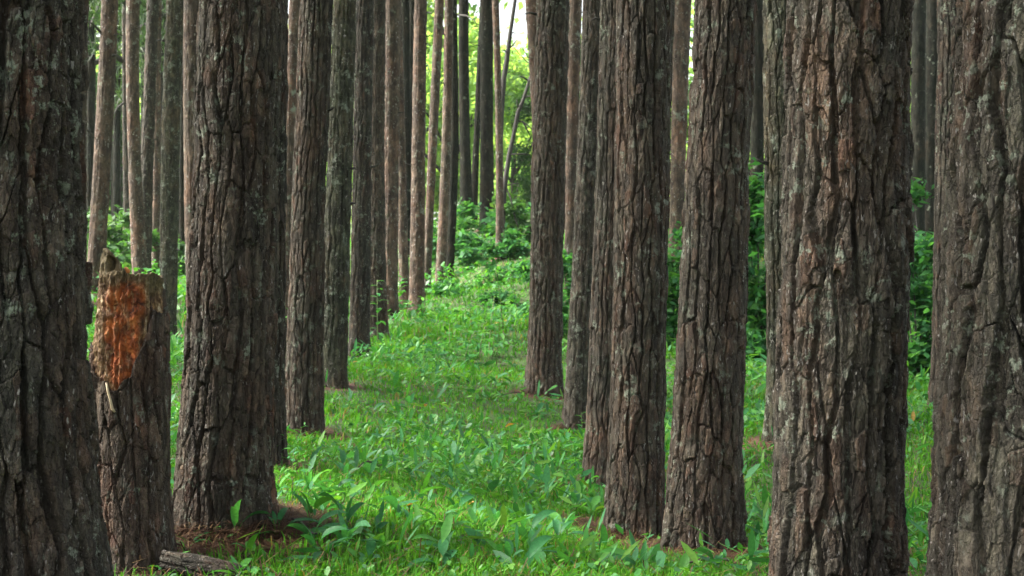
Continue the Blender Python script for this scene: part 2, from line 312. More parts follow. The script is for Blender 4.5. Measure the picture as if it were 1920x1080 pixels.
# ------------------------------------------------------------------ the pines: depth, rows (py, left, right), base row
G_BG = 'thin far pines seen through the gaps'
T = [
 # key depth rows base style cellwidth label
 ('A', 4.5, [(0, -150, 160), (300, -152, 152), (640, -156, 166), (900, -160, 184), (1110, -175, 200)], 1122, 'dark', .080, 'huge dark furrowed pine trunk cut off by the left edge of the photo'),
 ('L1', 5.7, [(0, 372, 534), (300, 366, 526), (540, 350, 520), (800, 338, 514), (975, 328, 508)], 975, 'brown', .060, 'thick brown pine just right of the broken orange snag, log at its foot'),
 ('L1b', 8.0, [(0, 466, 541), (300, 466, 538), (540, 464, 537), (860, 460, 535)], 872, 'dark', .05, 'dark pine half hidden behind the right side of the thick pine beside the snag'),
 ('L2', 10.6, [(0, 563, 626), (300, 552, 616), (540, 538, 606), (810, 532, 606)], 812, 'brown', .05, 'slender dark brown pine, second along the left row of the grassy path'),
 ('L3', 13.0, [(0, 624, 670), (300, 612, 662), (540, 602, 656), (725, 598, 650)], 722, 'moss', .05, 'greenish mossy pine, third along the left row of the grassy path'),
 ('L4', 16.0, [(0, 667, 702), (300, 661, 697), (540, 656, 696), (668, 652, 694)], 666, 'dark', .05, 'dark narrow pine right of the greenish mossy trunk on the left row'),
 ('L5', 18.5, [(0, 697, 724), (300, 690, 722), (540, 686, 726), (635, 684, 728)], 637, 'brown', .05, 'brown pine with a widening foot, between a dark narrow trunk and the farther pinkish ones'),
 ('L6', 21.0, [(0, 719, 752), (300, 717, 748), (540, 714, 746), (590, 712, 748)], 598, 'pink', .05, 'pinkish grey pine at the far end of the left row, foot in herbs'),
 ('L6b', 20.0, [(0, 542, 566), (300, 532, 556), (540, 527, 552)], 622, 'pink', .05, 'pale pinkish trunk glimpsed between the thick left pine and the slender brown one'),
 ('L6c', 24.0, [(0, 736, 753), (300, 743, 761), (540, 748, 768)], 585, 'pink', .05, 'thin pink trunk leaning left, tucked behind the far end of the left row'),
 ('L7a', 34.0, [(0, 752, 768), (300, 757, 770)], 500, 'backlit', .06, 'dark greenish thin trunk against the light, left of two close together'),
 ('L7b', 38.0, [(0, 768, 779), (300, 762, 775)], 480, 'backlit', .06, 'dark greenish thin trunk against the light, right of two close together'),
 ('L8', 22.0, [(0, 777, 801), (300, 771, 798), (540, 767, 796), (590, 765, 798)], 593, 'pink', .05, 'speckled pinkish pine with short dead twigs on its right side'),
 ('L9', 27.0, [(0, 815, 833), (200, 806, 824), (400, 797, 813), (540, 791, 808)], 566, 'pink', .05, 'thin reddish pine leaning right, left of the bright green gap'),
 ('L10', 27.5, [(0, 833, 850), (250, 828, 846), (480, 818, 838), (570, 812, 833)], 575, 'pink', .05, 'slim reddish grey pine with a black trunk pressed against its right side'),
 ('L10b', 31.0, [(0, 845, 857), (100, 845, 858), (300, 841, 860), (450, 838, 855), (530, 832, 850)], 530, 'backlit', .06, 'blackish trunk pressed against the right side of a slim reddish pine'),
 ('F1', 40.0, [(0, 860, 879), (300, 862, 883), (425, 862, 891)], 428, 'backlit', .07, 'straight dark trunk silhouetted against bright leaves, left of the leaning dark one'),
 ('F2', 42.0, [(0, 900, 913), (250, 888, 900), (425, 880, 895)], 427, 'backlit', .07, 'dark trunk leaning right across the bright gap between two upright dark ones'),
 ('F3', 38.0, [(0, 902, 926), (250, 900, 925), (430, 899, 929)], 432, 'backlit', .07, 'thick dark mottled trunk on top of the rise in the bright gap'),
 ('F4', 30.0, [(0, 922, 936), (250, 929, 942), (475, 929, 946)], 478, 'pink', .06, 'thin reddish trunk rising from a dark bush on the path rise'),
 ('R5', 14.0, [(0, 1004, 1070), (300, 997, 1062), (540, 992, 1056), (735, 986, 1054)], 735, 'brown', .055, 'dark pine at the right edge of the bright gap with a scarred split foot'),
 ('R5b', 24.0, [(0, 984, 1012), (150, 993, 1020), (400, 1004, 1030)], 590, 'pink', .06, 'paler leaning trunk showing as a sliver left of the scarred pine, high up'),
 ('R5c', 22.0, [(0, 1067, 1092), (300, 1060, 1084), (540, 1058, 1082)], 600, 'pink', .05, 'thin reddish trunk in the slot right of the scarred split pine'),
 ('R4', 12.4, [(0, 1092, 1130), (300, 1078, 1122), (540, 1070, 1116), (700, 1062, 1110), (808, 1052, 1100)], 810, 'grey', .05, 'speckled grey pine bowing left at its foot, on the right of the path'),
 ('R3b', 9.2, [(0, 1124, 1190), (300, 1116, 1180), (540, 1108, 1175), (800, 1097, 1168), (922, 1090, 1165)], 922, 'grey', .05, 'speckled pine half hidden by the thicker brown pine right of it'),
 ('R2', 7.3, [(0, 1154, 1266), (300, 1152, 1257), (540, 1148, 1252), (800, 1141, 1248), (1010, 1134, 1244)], 1012, 'brown', .056, 'brown pine with a reddish streak, left of two close pines right of the path'),
 ('R2c', 24.0, [(0, 1264, 1297), (300, 1257, 1286), (540, 1252, 1282)], 505, 'pink', .06, 'pale thin trunk in the slot between the two close brown pines'),
 ('R1', 6.6, [(0, 1300, 1419), (300, 1288, 1410), (540, 1270, 1402), (800, 1255, 1393), (1040, 1243, 1390)], 1042, 'brown', .056, 'brown pine with pale lichen spots and red needles heaped at its foot'),
 ('R0b', 9.6, [(0, 1430, 1502), (300, 1432, 1502), (540, 1436, 1506), (810, 1438, 1510)], 815, 'moss', .05, 'pale olive trunk showing along the left edge of the big furrowed right pine'),
 ('R0', 4.9, [(0, 1472, 1711), (300, 1468, 1706), (540, 1455, 1701), (800, 1449, 1698), (1100, 1440, 1699)], 1120, 'grey', .078, 'massive deeply furrowed pine, whole width in view, second from the right edge'),
 ('BG1', 32.0, [(0, 1407, 1434), (400, 1407, 1432)], 470, 'backlit', .06, 'dim dark trunk above the green bush between two right hand pines'),
 ('G1', 36.0, [(0, 1708, 1736), (400, 1708, 1734)], 450, 'backlit', .07, 'hazy grey trunk left of a close pair in the far right gap'),
 ('G2', 38.0, [(0, 1735, 1762), (400, 1733, 1757)], 450, 'backlit', .07, 'hazy grey trunk right of a close pair in the far right gap'),
 ('R00b', 10.5, [(0, 1758, 1830), (300, 1754, 1826), (540, 1749, 1820), (770, 1744, 1815)], 772, 'dark', .05, 'dim pine trunk along the left edge of the rightmost rugged pine'),
 ('RM', 4.3, [(0, 1798, 2110), (300, 1786, 2105), (540, 1766, 2100), (800, 1753, 2095), (1150, 1738, 2110)], 1160, 'grey', .092, 'rugged thick barked pine cut off by the right edge of the photo'),
 ('T0', 19.0, [(0, 138, 166), (300, 134, 162), (480, 137, 163)], 560, 'pink', .05, 'pinkish trunk sliver against the right edge of the huge left pine'),
 ('T0b', 38.0, [(0, 163, 177), (340, 162, 176)], 470, 'backlit', .07, 'dim green grey trunk between the pinkish sliver and the leaning pale pine'),
 ('T2', 20.0, [(0, 190, 221), (270, 177, 210), (400, 170, 203), (535, 161, 196)], 547, 'pink', .05, 'pale pinkish pine leaning right behind the broken snag, leftmost'),
 ('T3', 24.0, [(0, 237, 263), (300, 240, 264), (500, 247, 277)], 540, 'pink', .05, 'pale straight pine directly above the middle of the broken snag'),
 ('T4', 25.0, [(0, 275, 298), (250, 266, 290), (500, 256, 284)], 542, 'dark', .05, 'dark speckled pine leaning right above the snag right of a pale one'),
 ('T5', 30.0, [(0, 288, 303), (400, 284, 301)], 512, 'pink', .06, 'dull pink thin trunk behind the right edge of the dark speckled pine'),
 ('T6', 19.0, [(0, 312, 348), (300, 303, 338), (540, 296, 330), (625, 304, 332)], 630, 'moss', .05, 'dark olive pine leaning right between the snag and the thick brown pine'),
 ('T7', 16.0, [(0, 344, 378), (300, 345, 378), (540, 349, 384)], 660, 'pink', .05, 'pale pinkish trunk strip against the left edge of the thick brown pine'),
 ('T7b', 34.0, [(0, 340, 350), (350, 336, 347)], 500, 'backlit', .06, 'very thin dim trunk in the slot right of the dark olive pine'),
 ('T8', 44.0, [(0, 212, 227), (360, 212, 225)], 465, 'backlit', .07, 'farthest thin green grey trunk right of the leaning pale pine'),
 ('T10', 46.0, [(0, 168, 181), (360, 166, 178)], 468, 'backlit', .07, 'faint dark trunk nearest the huge left pine in the left gap'),
 ('T11', 47.0, [(0, 262, 275), (360, 265, 277)], 466, 'backlit', .07, 'faint dark trunk between the pale straight pine and the dark speckled one'),
 ('T12', 45.0, [(0, 301, 313), (360, 299, 310)], 470, 'backlit', .07, 'faint dark trunk between the dark speckled pine and the dark olive one'),
 ('T9', 35.0, [(0, 228, 241), (480, 231, 245)], 490, 'dark', .07, 'thin dark trunk just left of the pale straight pine above the snag'),
]
SN = ('SNAG', 5.25, 1066)

# ------------------------------------------------------------------ terrain: thin plate spline through the feet of the trees
pts = []
for t in T:
    r = t[2][-1]; cx = (r[1] + r[2]) / 2
    x, z = xz(cx, t[3], t[1]); pts.append((x, t[1], z))
x, z = xz(255, SN[2], SN[1]); pts.append((x, SN[1], z))
for X, Y, Z in ((0, 0, .08), (0, 2.5, .1), (-3, 1, .2), (3, 1, .15), (-.1, 5.2, .22), (-.1, 6.5, .13), (-.2, 8.5, .08), (-.3, 12, .1), (-.5, 16, .35), (-.5, 20, .72), (-.5, 25, 1.15), (-.6, 30, 1.75), (-.4, 34, 2.35), (-.7, 38, 2.9), (-6, 12, .45), (5, 15, .35), (6, 22, .9),
                (-14, 20, 1.4), (14, 20, .9), (-30, 40, 2.5), (30, 40, 2.4), (0, 60, 3.0), (-30, 70, 3.2), (30, 70, 3.2),
                (0, 120, 4), (-80, 120, 5), (80, 120, 5), (0, 300, 8), (-250, 200, 8), (250, 200, 8), (-120, 0, 1.5), (120, 0, 1.5), (0, -100, .5)):
    pts.append((X, Y, Z))
P = np.array(pts); NP = len(P)
def _k(d): return d * d * np.log(d + 1e-6)
D = np.hypot(P[:, None, 0] - P[None, :, 0], P[:, None, 1] - P[None, :, 1])
A = np.zeros((NP + 3, NP + 3)); A[:NP, :NP] = _k(D) + np.eye(NP) * 0.12
A[:NP, NP] = 1; A[:NP, NP + 1:] = P[:, :2]; A[NP:, :NP] = A[:NP, NP:].T
Wt = np.linalg.solve(A, np.concatenate([P[:, 2], [0, 0, 0]]))
def ground(x, y):
    x = np.asarray(x, float); y = np.asarray(y, float); sh = x.shape
    x = x.ravel(); y = y.ravel(); out = np.zeros(len(x))
    for i in range(0, len(x), 20000):
        s = slice(i, i + 20000)
        d = np.hypot(x[s, None] - P[None, :, 0], y[s, None] - P[None, :, 1])
        out[s] = _k(d) @ Wt[:NP] + Wt[NP] + Wt[NP + 1] * x[s] + Wt[NP + 2] * y[s]
    b = 0.035 * fbm(x * 1.3, y * 1.3, 0, 3, 3) + 0.015 * fbm(x * 5, y * 5, 0, 8, 2)
    return (out + b).reshape(sh)
def g1(x, y): return float(ground(np.array([x]), np.array([y]))[0])
def hit(px, py):
    """the ground point seen at a photo pixel"""
    ys = np.linspace(3.5, 60, 1500); xs = (px - 960) / F * ys; zs = CAMZ + (540 - py) / F * ys
    d = zs - ground(xs, ys); k = np.argmax(d < 0)
    return (xs[k], ys[k], zs[k]) if d[k] < 0 else (xs[-1], ys[-1], zs[-1])

def axis_pts(lo, fine, hi, n1, n2):
    a = np.linspace(-fine, fine, n1); g = np.geomspace(fine, hi, n2)[1:]
    return np.concatenate([-g[::-1], a, g])
gx = axis_pts(0, 8, 500, 130, 22)
gy = np.concatenate([-np.geomspace(2, 300, 14)[::-1], np.linspace(0, 14, 130), np.linspace(14, 45, 110)[1:], np.geomspace(45, 600, 22)[1:]])
GX, GY = np.meshgrid(gx, gy)
GZ = ground(GX, GY)
nx, ny = len(gx), len(gy)
idx = np.arange(nx * ny).reshape(ny, nx)
q = np.stack([idx[:-1, :-1], idx[:-1, 1:], idx[1:, 1:], idx[1:, :-1]], -1).reshape(-1, 4)
def soil_mat():
    m, nt, b, out = newmat('forest_soil')
    tc = N(nt, 'ShaderNodeTexCoord'); co = tc.outputs['Object']
    base = ramp(nt, noise(nt, co, 3.0, 6, .65), [(0.30, (0.030, 0.026, 0.012)), (0.45, (0.035, 0.060, 0.013)), (0.58, (0.045, 0.090, 0.015)), (0.74, (0.070, 0.046, 0.022))])
    lit = ramp(nt, noise(nt, co, 45, 6, .7), [(0.32, (0.030, 0.014, 0.008)), (0.5, (0.075, 0.030, 0.015)), (0.68, (0.14, 0.065, 0.03))])
    at = N(nt, 'ShaderNodeAttribute', attribute_name='litter').outputs['Fac']
    ad = N(nt, 'ShaderNodeMath', operation='MULTIPLY_ADD'); ad.inputs[1].default_value = 0.9; nt.links.new(noise(nt, co, 6, 5, .65), ad.inputs[0]); 
    sb = N(nt, 'ShaderNodeMath', operation='SUBTRACT'); sb.inputs[1].default_value = .45; nt.links.new(at, sb.inputs[0]); nt.links.new(sb.outputs[0], ad.inputs[2])
    c = mix(nt, ramp(nt, ad.outputs[0], [(0.30, (0, 0, 0)), (0.55, (1, 1, 1))]), base, lit)
    nt.links.new(c, b.inputs['Base Color']); b.inputs['Roughness'].default_value = .95
    bp = N(nt, 'ShaderNodeBump'); bp.inputs['Strength'].default_value = .9; bp.inputs['Distance'].default_value = .02
    nt.links.new(noise(nt, co, 30, 6, .7), bp.inputs['Height']); nt.links.new(bp.outputs[0], b.inputs['Normal'])
    return m
LIT = np.zeros(GX.size)
for t in T:
    r = max(t[2], key=lambda r: r[0]); w_ = .25 if t[1] < 7.6 else .28 if t[1] < 11 else .2
    dd = np.hypot(GX.ravel() - xz((r[1] + r[2]) / 2, 0, t[1])[0], GY.ravel() - t[1]) - (r[2] - r[1]) / 2 / F * t[1]
    LIT = np.maximum(LIT, np.clip(1 - (dd - .05) / w_, 0, 1))
hx, hy, _q = hit(930, 525)
LIT = np.maximum(LIT, .4 * np.exp(-((GX.ravel() - hx) / 1.0) ** 2 - ((GY.ravel() - hy) / 2.2) ** 2))
gr = obj('ground', mesh_np('ground', np.stack([GX, GY, GZ], -1).reshape(-1, 3), q, [soil_mat()], {'litter': LIT}))
tag(gr, 'grassy forest floor rising away between the pine rows', 'ground', None, 'structure')

# ------------------------------------------------------------------ tubes, leaves
def tube(pts, rad, n=7):
    pts = np.array(pts, float); k = len(pts)
    rad = np.broadcast_to(np.array(rad, float), (k,))
    tg = np.gradient(pts, axis=0); tg /= np.linalg.norm(tg, axis=1)[:, None] + 1e-9
    ref = np.array([0.31, 0.9, 0.2]); 
    s = np.cross(tg, ref); s /= np.linalg.norm(s, axis=1)[:, None] + 1e-9
    t = np.cross(tg, s)
    an = np.arange(n) / n * 2 * np.pi
    v = pts[:, None] + rad[:, None, None] * (np.cos(an)[None, :, None] * s[:, None] + np.sin(an)[None, :, None] * t[:, None])
    v = v.reshape(-1, 3)
    i = np.arange(k * n).reshape(k, n); j = np.roll(i, -1, 1)
    f = np.stack([i[:-1], j[:-1], j[1:], i[1:]], -1).reshape(-1, 4)
    v = np.vstack([v, pts[:1], pts[-1:]])
    c0 = np.stack([j[0], i[0], np.full(n, k * n), np.full(n, k * n)], -1)[:, :3]
    c1 = np.stack([i[-1], j[-1], np.full(n, k * n + 1)], -1)
    return v, f, np.vstack([c0, c1])

class MB:
    def __init__(s): s.v = []; s.q = []; s.t = []; s.a = []; s.n = 0; s.mq = []; s.mt = []
    def add(s, v, q=None, t=None, tint=0.5, m=0):
        v = np.asarray(v, float)
        if q is not None and len(q): s.q.append(np.asarray(q) + s.n); s.mq.append(np.full(len(q), m))
        if t is not None and len(t): s.t.append(np.asarray(t) + s.n); s.mt.append(np.full(len(t), m))
        s.v.append(v); s.a.append(np.broadcast_to(tint, (len(v),))); s.n += len(v)
    def mesh(s, name, mats, smooth=True):
        fs = []; mi = []
        if s.q: fs.append(np.vstack(s.q)); mi += s.mq
        if s.t: fs.append(np.vstack(s.t)); mi += s.mt
        return mesh_np(name, np.vstack(s.v), fs, mats, {'tint': np.concatenate(s.a)}, smooth, np.concatenate(mi))

def leaf(L, W, pitch, droop, yaw, fold=0.35, base=(0, 0, 0), seg=6, roll=0.0, wav=0.0):
    """a lanceolate blade: seg rows x 3 columns, arching"""
    t = np.linspace(0, 1, seg + 1)
    ang = pitch - droop * t ** 1.3
    dx = np.cos(ang); dz = np.sin(ang)
    px = np.concatenate([[0], np.cumsum((dx[1:] + dx[:-1]) / 2)]) * L / seg
    pz = np.concatenate([[0], np.cumsum((dz[1:] + dz[:-1]) / 2)]) * L / seg
    w = W * 0.5 * np.sin(np.pi * np.clip(t, 0, 1) ** 0.75) ** 0.9 + 0.0015
    w[0] = W * 0.05; w[-1] = 0.0008
    nxv = -np.sin(ang); nzv = np.cos(ang)
    up = fold * w * (1 + wav * np.sin(t * 9))
    cols = []
    for sd in (-1, 0, 1):
        y = sd * w; u = np.abs(sd) * up
        cols.append(np.stack([px + nxv * u, y, pz + nzv * u], -1))
    v = np.stack(cols, 1).reshape(-1, 3)
    if roll:
        c, s = math.cos(roll), math.sin(roll)
        v = np.stack([v[:, 0], v[:, 1] * c - v[:, 2] * s * 0.3, v[:, 2] + v[:, 1] * s], -1)
    c, s = math.cos(yaw), math.sin(yaw)
    v = np.stack([v[:, 0] * c - v[:, 1] * s, v[:, 0] * s + v[:, 1] * c, v[:, 2]], -1) + np.array(base)
    i = np.arange((seg + 1) * 3).reshape(seg + 1, 3)
    f = np.stack([i[:-1, :-1], i[:-1, 1:], i[1:, 1:], i[1:, :-1]], -1).reshape(-1, 4)
    return v, f

def leafcloud(n, blobs, size, rng, flat=0.3, long=1.7):
    """n diamond leaves through ellipsoid blobs (cx,cy,cz,rx,ry,rz)"""
    b = np.array(blobs, float); wgt = b[:, 3] * b[:, 4] * b[:, 5]; wgt = wgt ** 0.75; wgt /= wgt.sum()
    k = rng.choice(len(b), n, p=wgt)
    d = rng.normal(size=(n, 3)); d /= np.linalg.norm(d, axis=1)[:, None]
    r = rng.random(n) ** 0.45
    r = np.where(rng.random(n) < .4, np.abs(rng.normal(size=n)) * .75, r)
    c = b[k, :3] + d * r[:, None] * b[k, 3:6] + rng.normal(size=(n, 3)) * size * 0.8
    a = rng.normal(size=(n, 3)); a[:, 2] = a[:, 2] * flat - 0.2; a /= np.linalg.norm(a, axis=1)[:, None]
    nn = rng.normal(size=(n, 3)); nn[:, 2] = np.abs(nn[:, 2]) + 0.6
    s = np.cross(a, nn); s /= np.linalg.norm(s, axis=1)[:, None] + 1e-9
    sz = size * (0.6 + 0.8 * rng.random(n))[:, None]
    h = a * sz * long * 0.5; w = s * sz * 0.5
    up = np.cross(s, a) * sz * 0.14
    v = np.stack([c - h, c + w * .9 - h * .1 + up, c + h, c - w * .9 - h * .1 + up], 1).reshape(-1, 3)
    i = np.arange(n * 4).reshape(n, 4)
    tint = np.repeat(np.clip(rng.random(n) * 0.7 + 0.3 * rng.random(len(b))[k], 0, 1), 4)
    return v, i, tint

# ------------------------------------------------------------------ trunk builder
def trunk_mesh(name, Y, rows, zb, H, style, cw, seed, x0, amp=None, flare=0.15):
    rows = sorted(rows, key=lambda r: -r[0])               # bottom first
    pz = np.array([xz(0, r[0], Y)[1] for r in rows]); pc = np.array([xz((r[1] + r[2]) / 2, 0, Y)[0] for r in rows])
    pr = np.array([(r[2] - r[1]) / 2 / F * Y for r in rows])
    Rm = float(pr.mean())
    deg = 2 if len(rows) >= 3 else 1
    cf = np.polyfit(pz, pc, deg)
    ztop = CAMZ + 575 / F * Y
    px_m = Y / 1422.0 / QUAL
    near = Y < 11.5
    nu = int(np.clip(2 * math.pi * Rm / (px_m * (0.60 if near else 0.9)), 40, 900))
    dz = px_m * (1.15 if near else 1.4)
    ug = np.linspace(0, 1, 4001); wq = np.where(np.abs(ug - .5) < .32, 1.0, .30); wc = np.concatenate([[0], np.cumsum((wq[1:] + wq[:-1]) / 2)]); wc /= wc[-1]
    nu = int(nu * .74)
    z1 = np.arange(zb - 0.12, ztop, dz)
    hi = min(H, 40)
    z2 = np.linspace(ztop, hi, 12)[1:]
    z = np.concatenate([z1, z2]); nz = len(z)
    zc = np.clip(z, pz.min() - 0.3, ztop)
    cx = np.polyval(cf, zc)
    sl = (np.polyval(cf, ztop) - np.polyval(cf, ztop - 0.2)) / 0.2
    cx = np.where(z > ztop, np.polyval(cf, ztop) + sl * 0.5 * (z - ztop), cx) - x0
    rr = np.interp(z, pz, pr)
    rt = rr[len(z1) - 1]
    rr[len(z1):] = rt + (0.03 - rt) * ((z2 - ztop) / (hi - ztop)) ** 1.2
    ph = seed * 1.7
    cy = 0.012 * np.sin(z * 1.1 + ph)
    u = np.interp(np.arange(nu) / nu, wc, ug)                  # finer on the side that faces the path
    U, Z = np.meshgrid(u, z)
    th = U * 2 * np.pi + math.pi / 2                        # seam at the back
    am = amp if amp is not None else min(0.034, 0.0054 + 0.10 * Rm) * (0.5 if style in ('pink', 'backlit') else 1.0)
    deep = Rm > .21
    h, p1, q1 = bark(U, Z, Rm, seed, cw, 3.9, am * (1.4 if deep else 1.1), .80 if deep else .58)
    lob = 1 + 0.5 * np.sin(3 * th + ph) + 0.4 * np.sin(5 * th + 2.1 * ph)
    fl = flare * Rm * np.exp(-np.clip(Z - zb - 0.02, -0.1, 9) / (0.16 + 0.25 * Rm)) * lob
    knob = 0.03 * Rm * fbm(U * 3, Z / 0.35, 3, seed + 70, 2)
    ring = np.zeros_like(h); rk = random.Random(seed)
    zk = zb + .4 + rk.random()
    while zk < ztop:
        aa = rk.random() * 9
        ring += (.055 if style in ('pink', 'backlit', 'moss') else .016) * Rm * np.exp(-((Z - zk - .02 * np.sin(th * 2 + aa)) / (.035 + .2 * Rm)) ** 2) * (.55 + .45 * np.sin(th * 4 + aa))
        zk += .45 + .75 * rk.random()
    r = rr[:, None] + h + fl + ring + knob - 0.35 * am
    v = np.stack([cx[:, None] + r * np.cos(th), cy[:, None] + r * np.sin(th), Z - zb], -1).reshape(-1, 3)
    i = np.arange(nz * nu).reshape(nz, nu); j = np.roll(i, -1, 1)
    f = np.stack([i[:-1], j[:-1], j[1:], i[1:]], -1).reshape(-1, 4)
    me = mesh_np(name, v, f, [BARK[style]], {'plate': p1.ravel(), 'flake': q1.ravel()})
    return me, float(cx[-1]), hi - zb

def crown_mesh(name, rng, H, ncl, low=0.0):
    """pine crown: drooping limbs with bottle-brush tufts of long needles; local origin at the crown's foot"""
    mb = MB()
    tufts = []
    nl = 20
    for k in range(nl):
        t = (k + rng.random()) / nl
        z = H * t * 0.93; L = (1.9 * (1 - t) ** 0.7 + 0.35) * (0.75 + 0.5 * rng.random())
        a = k * 2.4 + rng.random()
        p = []
        for s in np.linspace(0, 1, 6):
            p.append((math.cos(a) * L * s, math.sin(a) * L * s, z + 0.35 * L * s - 0.25 * L * s * s + 0.05 * rng.normal() * s))
        v, q_, t_ = tube(p, np.linspace(0.035 * (1.3 - t), 0.006, 6), 5); mb.add(v, q_, t_, 0.3, 1)
        p = np.array(p)
        for m in range(ncl):
            s = 0.3 + 0.7 * rng.random(); c = p[0] + (p[-1] - p[0]) * s; c = c + rng.normal(size=3) * np.array([.2, .2, .12]) * L * .55
            c[2] = np.interp(s, np.linspace(0, 1, 6), p[:, 2]) + rng.normal() * 0.14
            tufts.append(c)
    c = np.array(tufts); n = len(c); K = 11
    d = rng.normal(size=(n, K, 3)); d[..., 2] += 0.35; d /= np.linalg.norm(d, axis=-1)[..., None]
    s = np.cross(d, rng.normal(size=(n, K, 3))); s /= np.linalg.norm(s, axis=-1)[..., None]
    L = (0.16 + 0.12 * rng.random((n, K)))[..., None]
    w = 0.011
    b0 = np.broadcast_to(c[:, None], d.shape)
    v = np.stack([b0 - s * w, b0 + s * w, b0 + d * L], 2).reshape(-1, 3)
    i = np.arange(len(v)).reshape(-1, 3)
    mb.add(v, None, i, np.repeat(rng.random(n * K), 3), 0)
    return mb.mesh(name, [NEEDLE, TWIG])
_cr = np.random.default_rng(5)
CROWNS = [crown_mesh('crown', _cr, 6.5, 40) for _ in range(3)]

def twig(parent, p0, dirs, r0, name='branch'):
    p = [np.array(p0, float)]
    for d in dirs: p.append(p[-1] + np.array(d))
    v, q_, t_ = tube(p, np.linspace(r0, r0 * 0.35, len(p)), 6)
    mb = MB(); mb.add(v, q_, t_); obj(name, mb.mesh(name, [TWIG]), parent)

TREES = {}
TR = []
for n, (key, Y, rows, by, style, cw, label) in enumerate(T):
    r = max(rows, key=lambda r: r[0]); pr = (r[2] - r[1]) / 2 / F * Y
    x0 = xz((r[1] + r[2]) / 2, 0, Y)[0]
    zb = g1(x0, Y)
    rnd = random.Random(n * 13 + 5)
    H = zb + (15.5 + 3.5 * rnd.random() if Y < 30 else 17 + 3 * rnd.random())
    root = empty('pine_tree', (x0, Y, zb), label, 'pine tree', 'pines of the plantation')
    me, tx, th = trunk_mesh('trunk', Y, rows, zb, H, style, cw, 100 + n * 31, x0, None, {'A': .03, 'RM': .03, 'R0': .05}.get(key, .15))
    obj('trunk', me, root)
    cr = bpy.data.objects.new('crown', CROWNS[n % 3]); link(cr, root)
    cl = 8.2 if Y < 34 else 9.0
    if key in ('T8', 'T9', 'T0b', 'T7b'): cl = 4.4
    sc = (th + 0.2 - cl) / 6.5
    cr.location = (tx * (cl / th), 0, cl); cr.rotation_euler.z = rnd.random() * 6.28
    cr.scale = (1.0 + .2 * rnd.random(), 1.0 + .2 * rnd.random(), sc)
    TREES[key] = (root, x0, Y, zb, pr); TR.append((x0, Y, pr))

out_me, otx, oth = trunk_mesh('trunk', 60, [(0, 955 - 1, 965 + 1), (540, 954, 966), (560, 953, 967)], 0, 17, 'brown', .06, 9001, 0.0)  # unseen pines added out of frame; their crowns shade the near trunks
orn = random.Random(4)
for k, (ox, oy) in enumerate(((-7.5, 3.4), (-7.2, 8.2), (-7.6, 12.2), (-10.6, 6), (-10.4, 10), (-10.8, 14.5), (-13.5, 9), (-13.8, 14), (-14, 19), (-4, .5), (-1.4, -3), (-7, -.5), (1.6, -2.6), (4.6, 2), (5, 7.2), (4.5, -2), (-11, 2))):
    zb = g1(ox, oy)
    root = empty('pine_tree', (ox, oy, zb), 'unseen pine added out of frame to shade the near trunks', 'pine tree', 'unseen pines added for canopy shade')
    root.rotation_euler.z = orn.random() * 6.28; s_ = .9 + .25 * orn.random(); root.scale = (s_, s_, s_)
    link(bpy.data.objects.new('trunk', out_me), root)
    cr = link(bpy.data.objects.new('crown', CROWNS[k % 3]), root); cr.location = (0, 0, 8); cr.scale = (1.3, 1.3, 1.35)

# dead twigs on the far pines round the bright gap
def bpx(key, pxs, r0):
    root, x0, Y, zb, pr = TREES[key]
    w = [np.array([xz(a, b, Y)[0] - x0, dy, xz(a, b, Y)[1] - zb]) for a, b, dy in pxs]
    twig(root, w[0], [w[i + 1] - w[i] for i in range(len(w) - 1)], r0)
bpx('L8', [(797, 27, 0), (803, 25, -.1), (811, 30, -.2), (815, 26, -.25)], .014)
bpx('L8', [(797, 68, 0), (805, 70, -.1), (811, 63, -.2)], .012)
bpx('L8', [(795, 82, 0), (802, 84, -.1), (809, 93, -.2)], .011)
bpx('L8', [(795, 127, 0), (803, 124, -.1), (806, 135, -.15), (803, 148, -.2)], .011)
bpx('L10b', [(857, 28, 0), (875, 34, -.3), (890, 45, -.5), (897, 59, -.6)], .022)
bpx('F3', [(902, 85, 0), (890, 88, -.3), (880, 85, -.5)], .02)
bpx('L9', [(812, 250, 0), (818, 255, -.1), (825, 265, -.2)], .014)
bpx('T2', [(179, 260, 0), (170, 245, -.2), (160, 242, -.3)], .016)
bpx('T2', [(190, 62, 0), (182, 50, -.2), (170, 44, -.3)], .02)
bpx('T9', [(236, 190, 0), (226, 205, -.3), (219, 225, -.4)], .03)
bpx('T6', [(328, 470, 0), (336, 467, -.1), (343, 471, -.2)], .014)

sr = random.Random(31)
for (key, Y, rows, by, style, cw, label) in T:
    if Y < 9 or Y > 32: continue
    root, x0, Yt, zb, pr = TREES[key]
    zs_ = sorted(rows); 
    for k in range(sr.choice((1, 2, 3))):
        py = sr.uniform(10, 430); sd_ = sr.choice((-1, 1))
        xe = np.interp(py, [r[0] for r in zs_], [(r[1] if sd_ < 0 else r[2]) for r in zs_])
        X, Zz = xz(xe, py, Y); L = sr.uniform(.04, .16); o_ = np.array([X - x0 - sd_ * .02, -sr.random() * pr * .5, Zz - zb])
        twig(root, o_, [(sd_ * L * .6, -.02, L * .1), (sd_ * L * .4, -.02, sr.uniform(-.3, .3) * L)], sr.uniform(.008, .016), 'branch_stub')

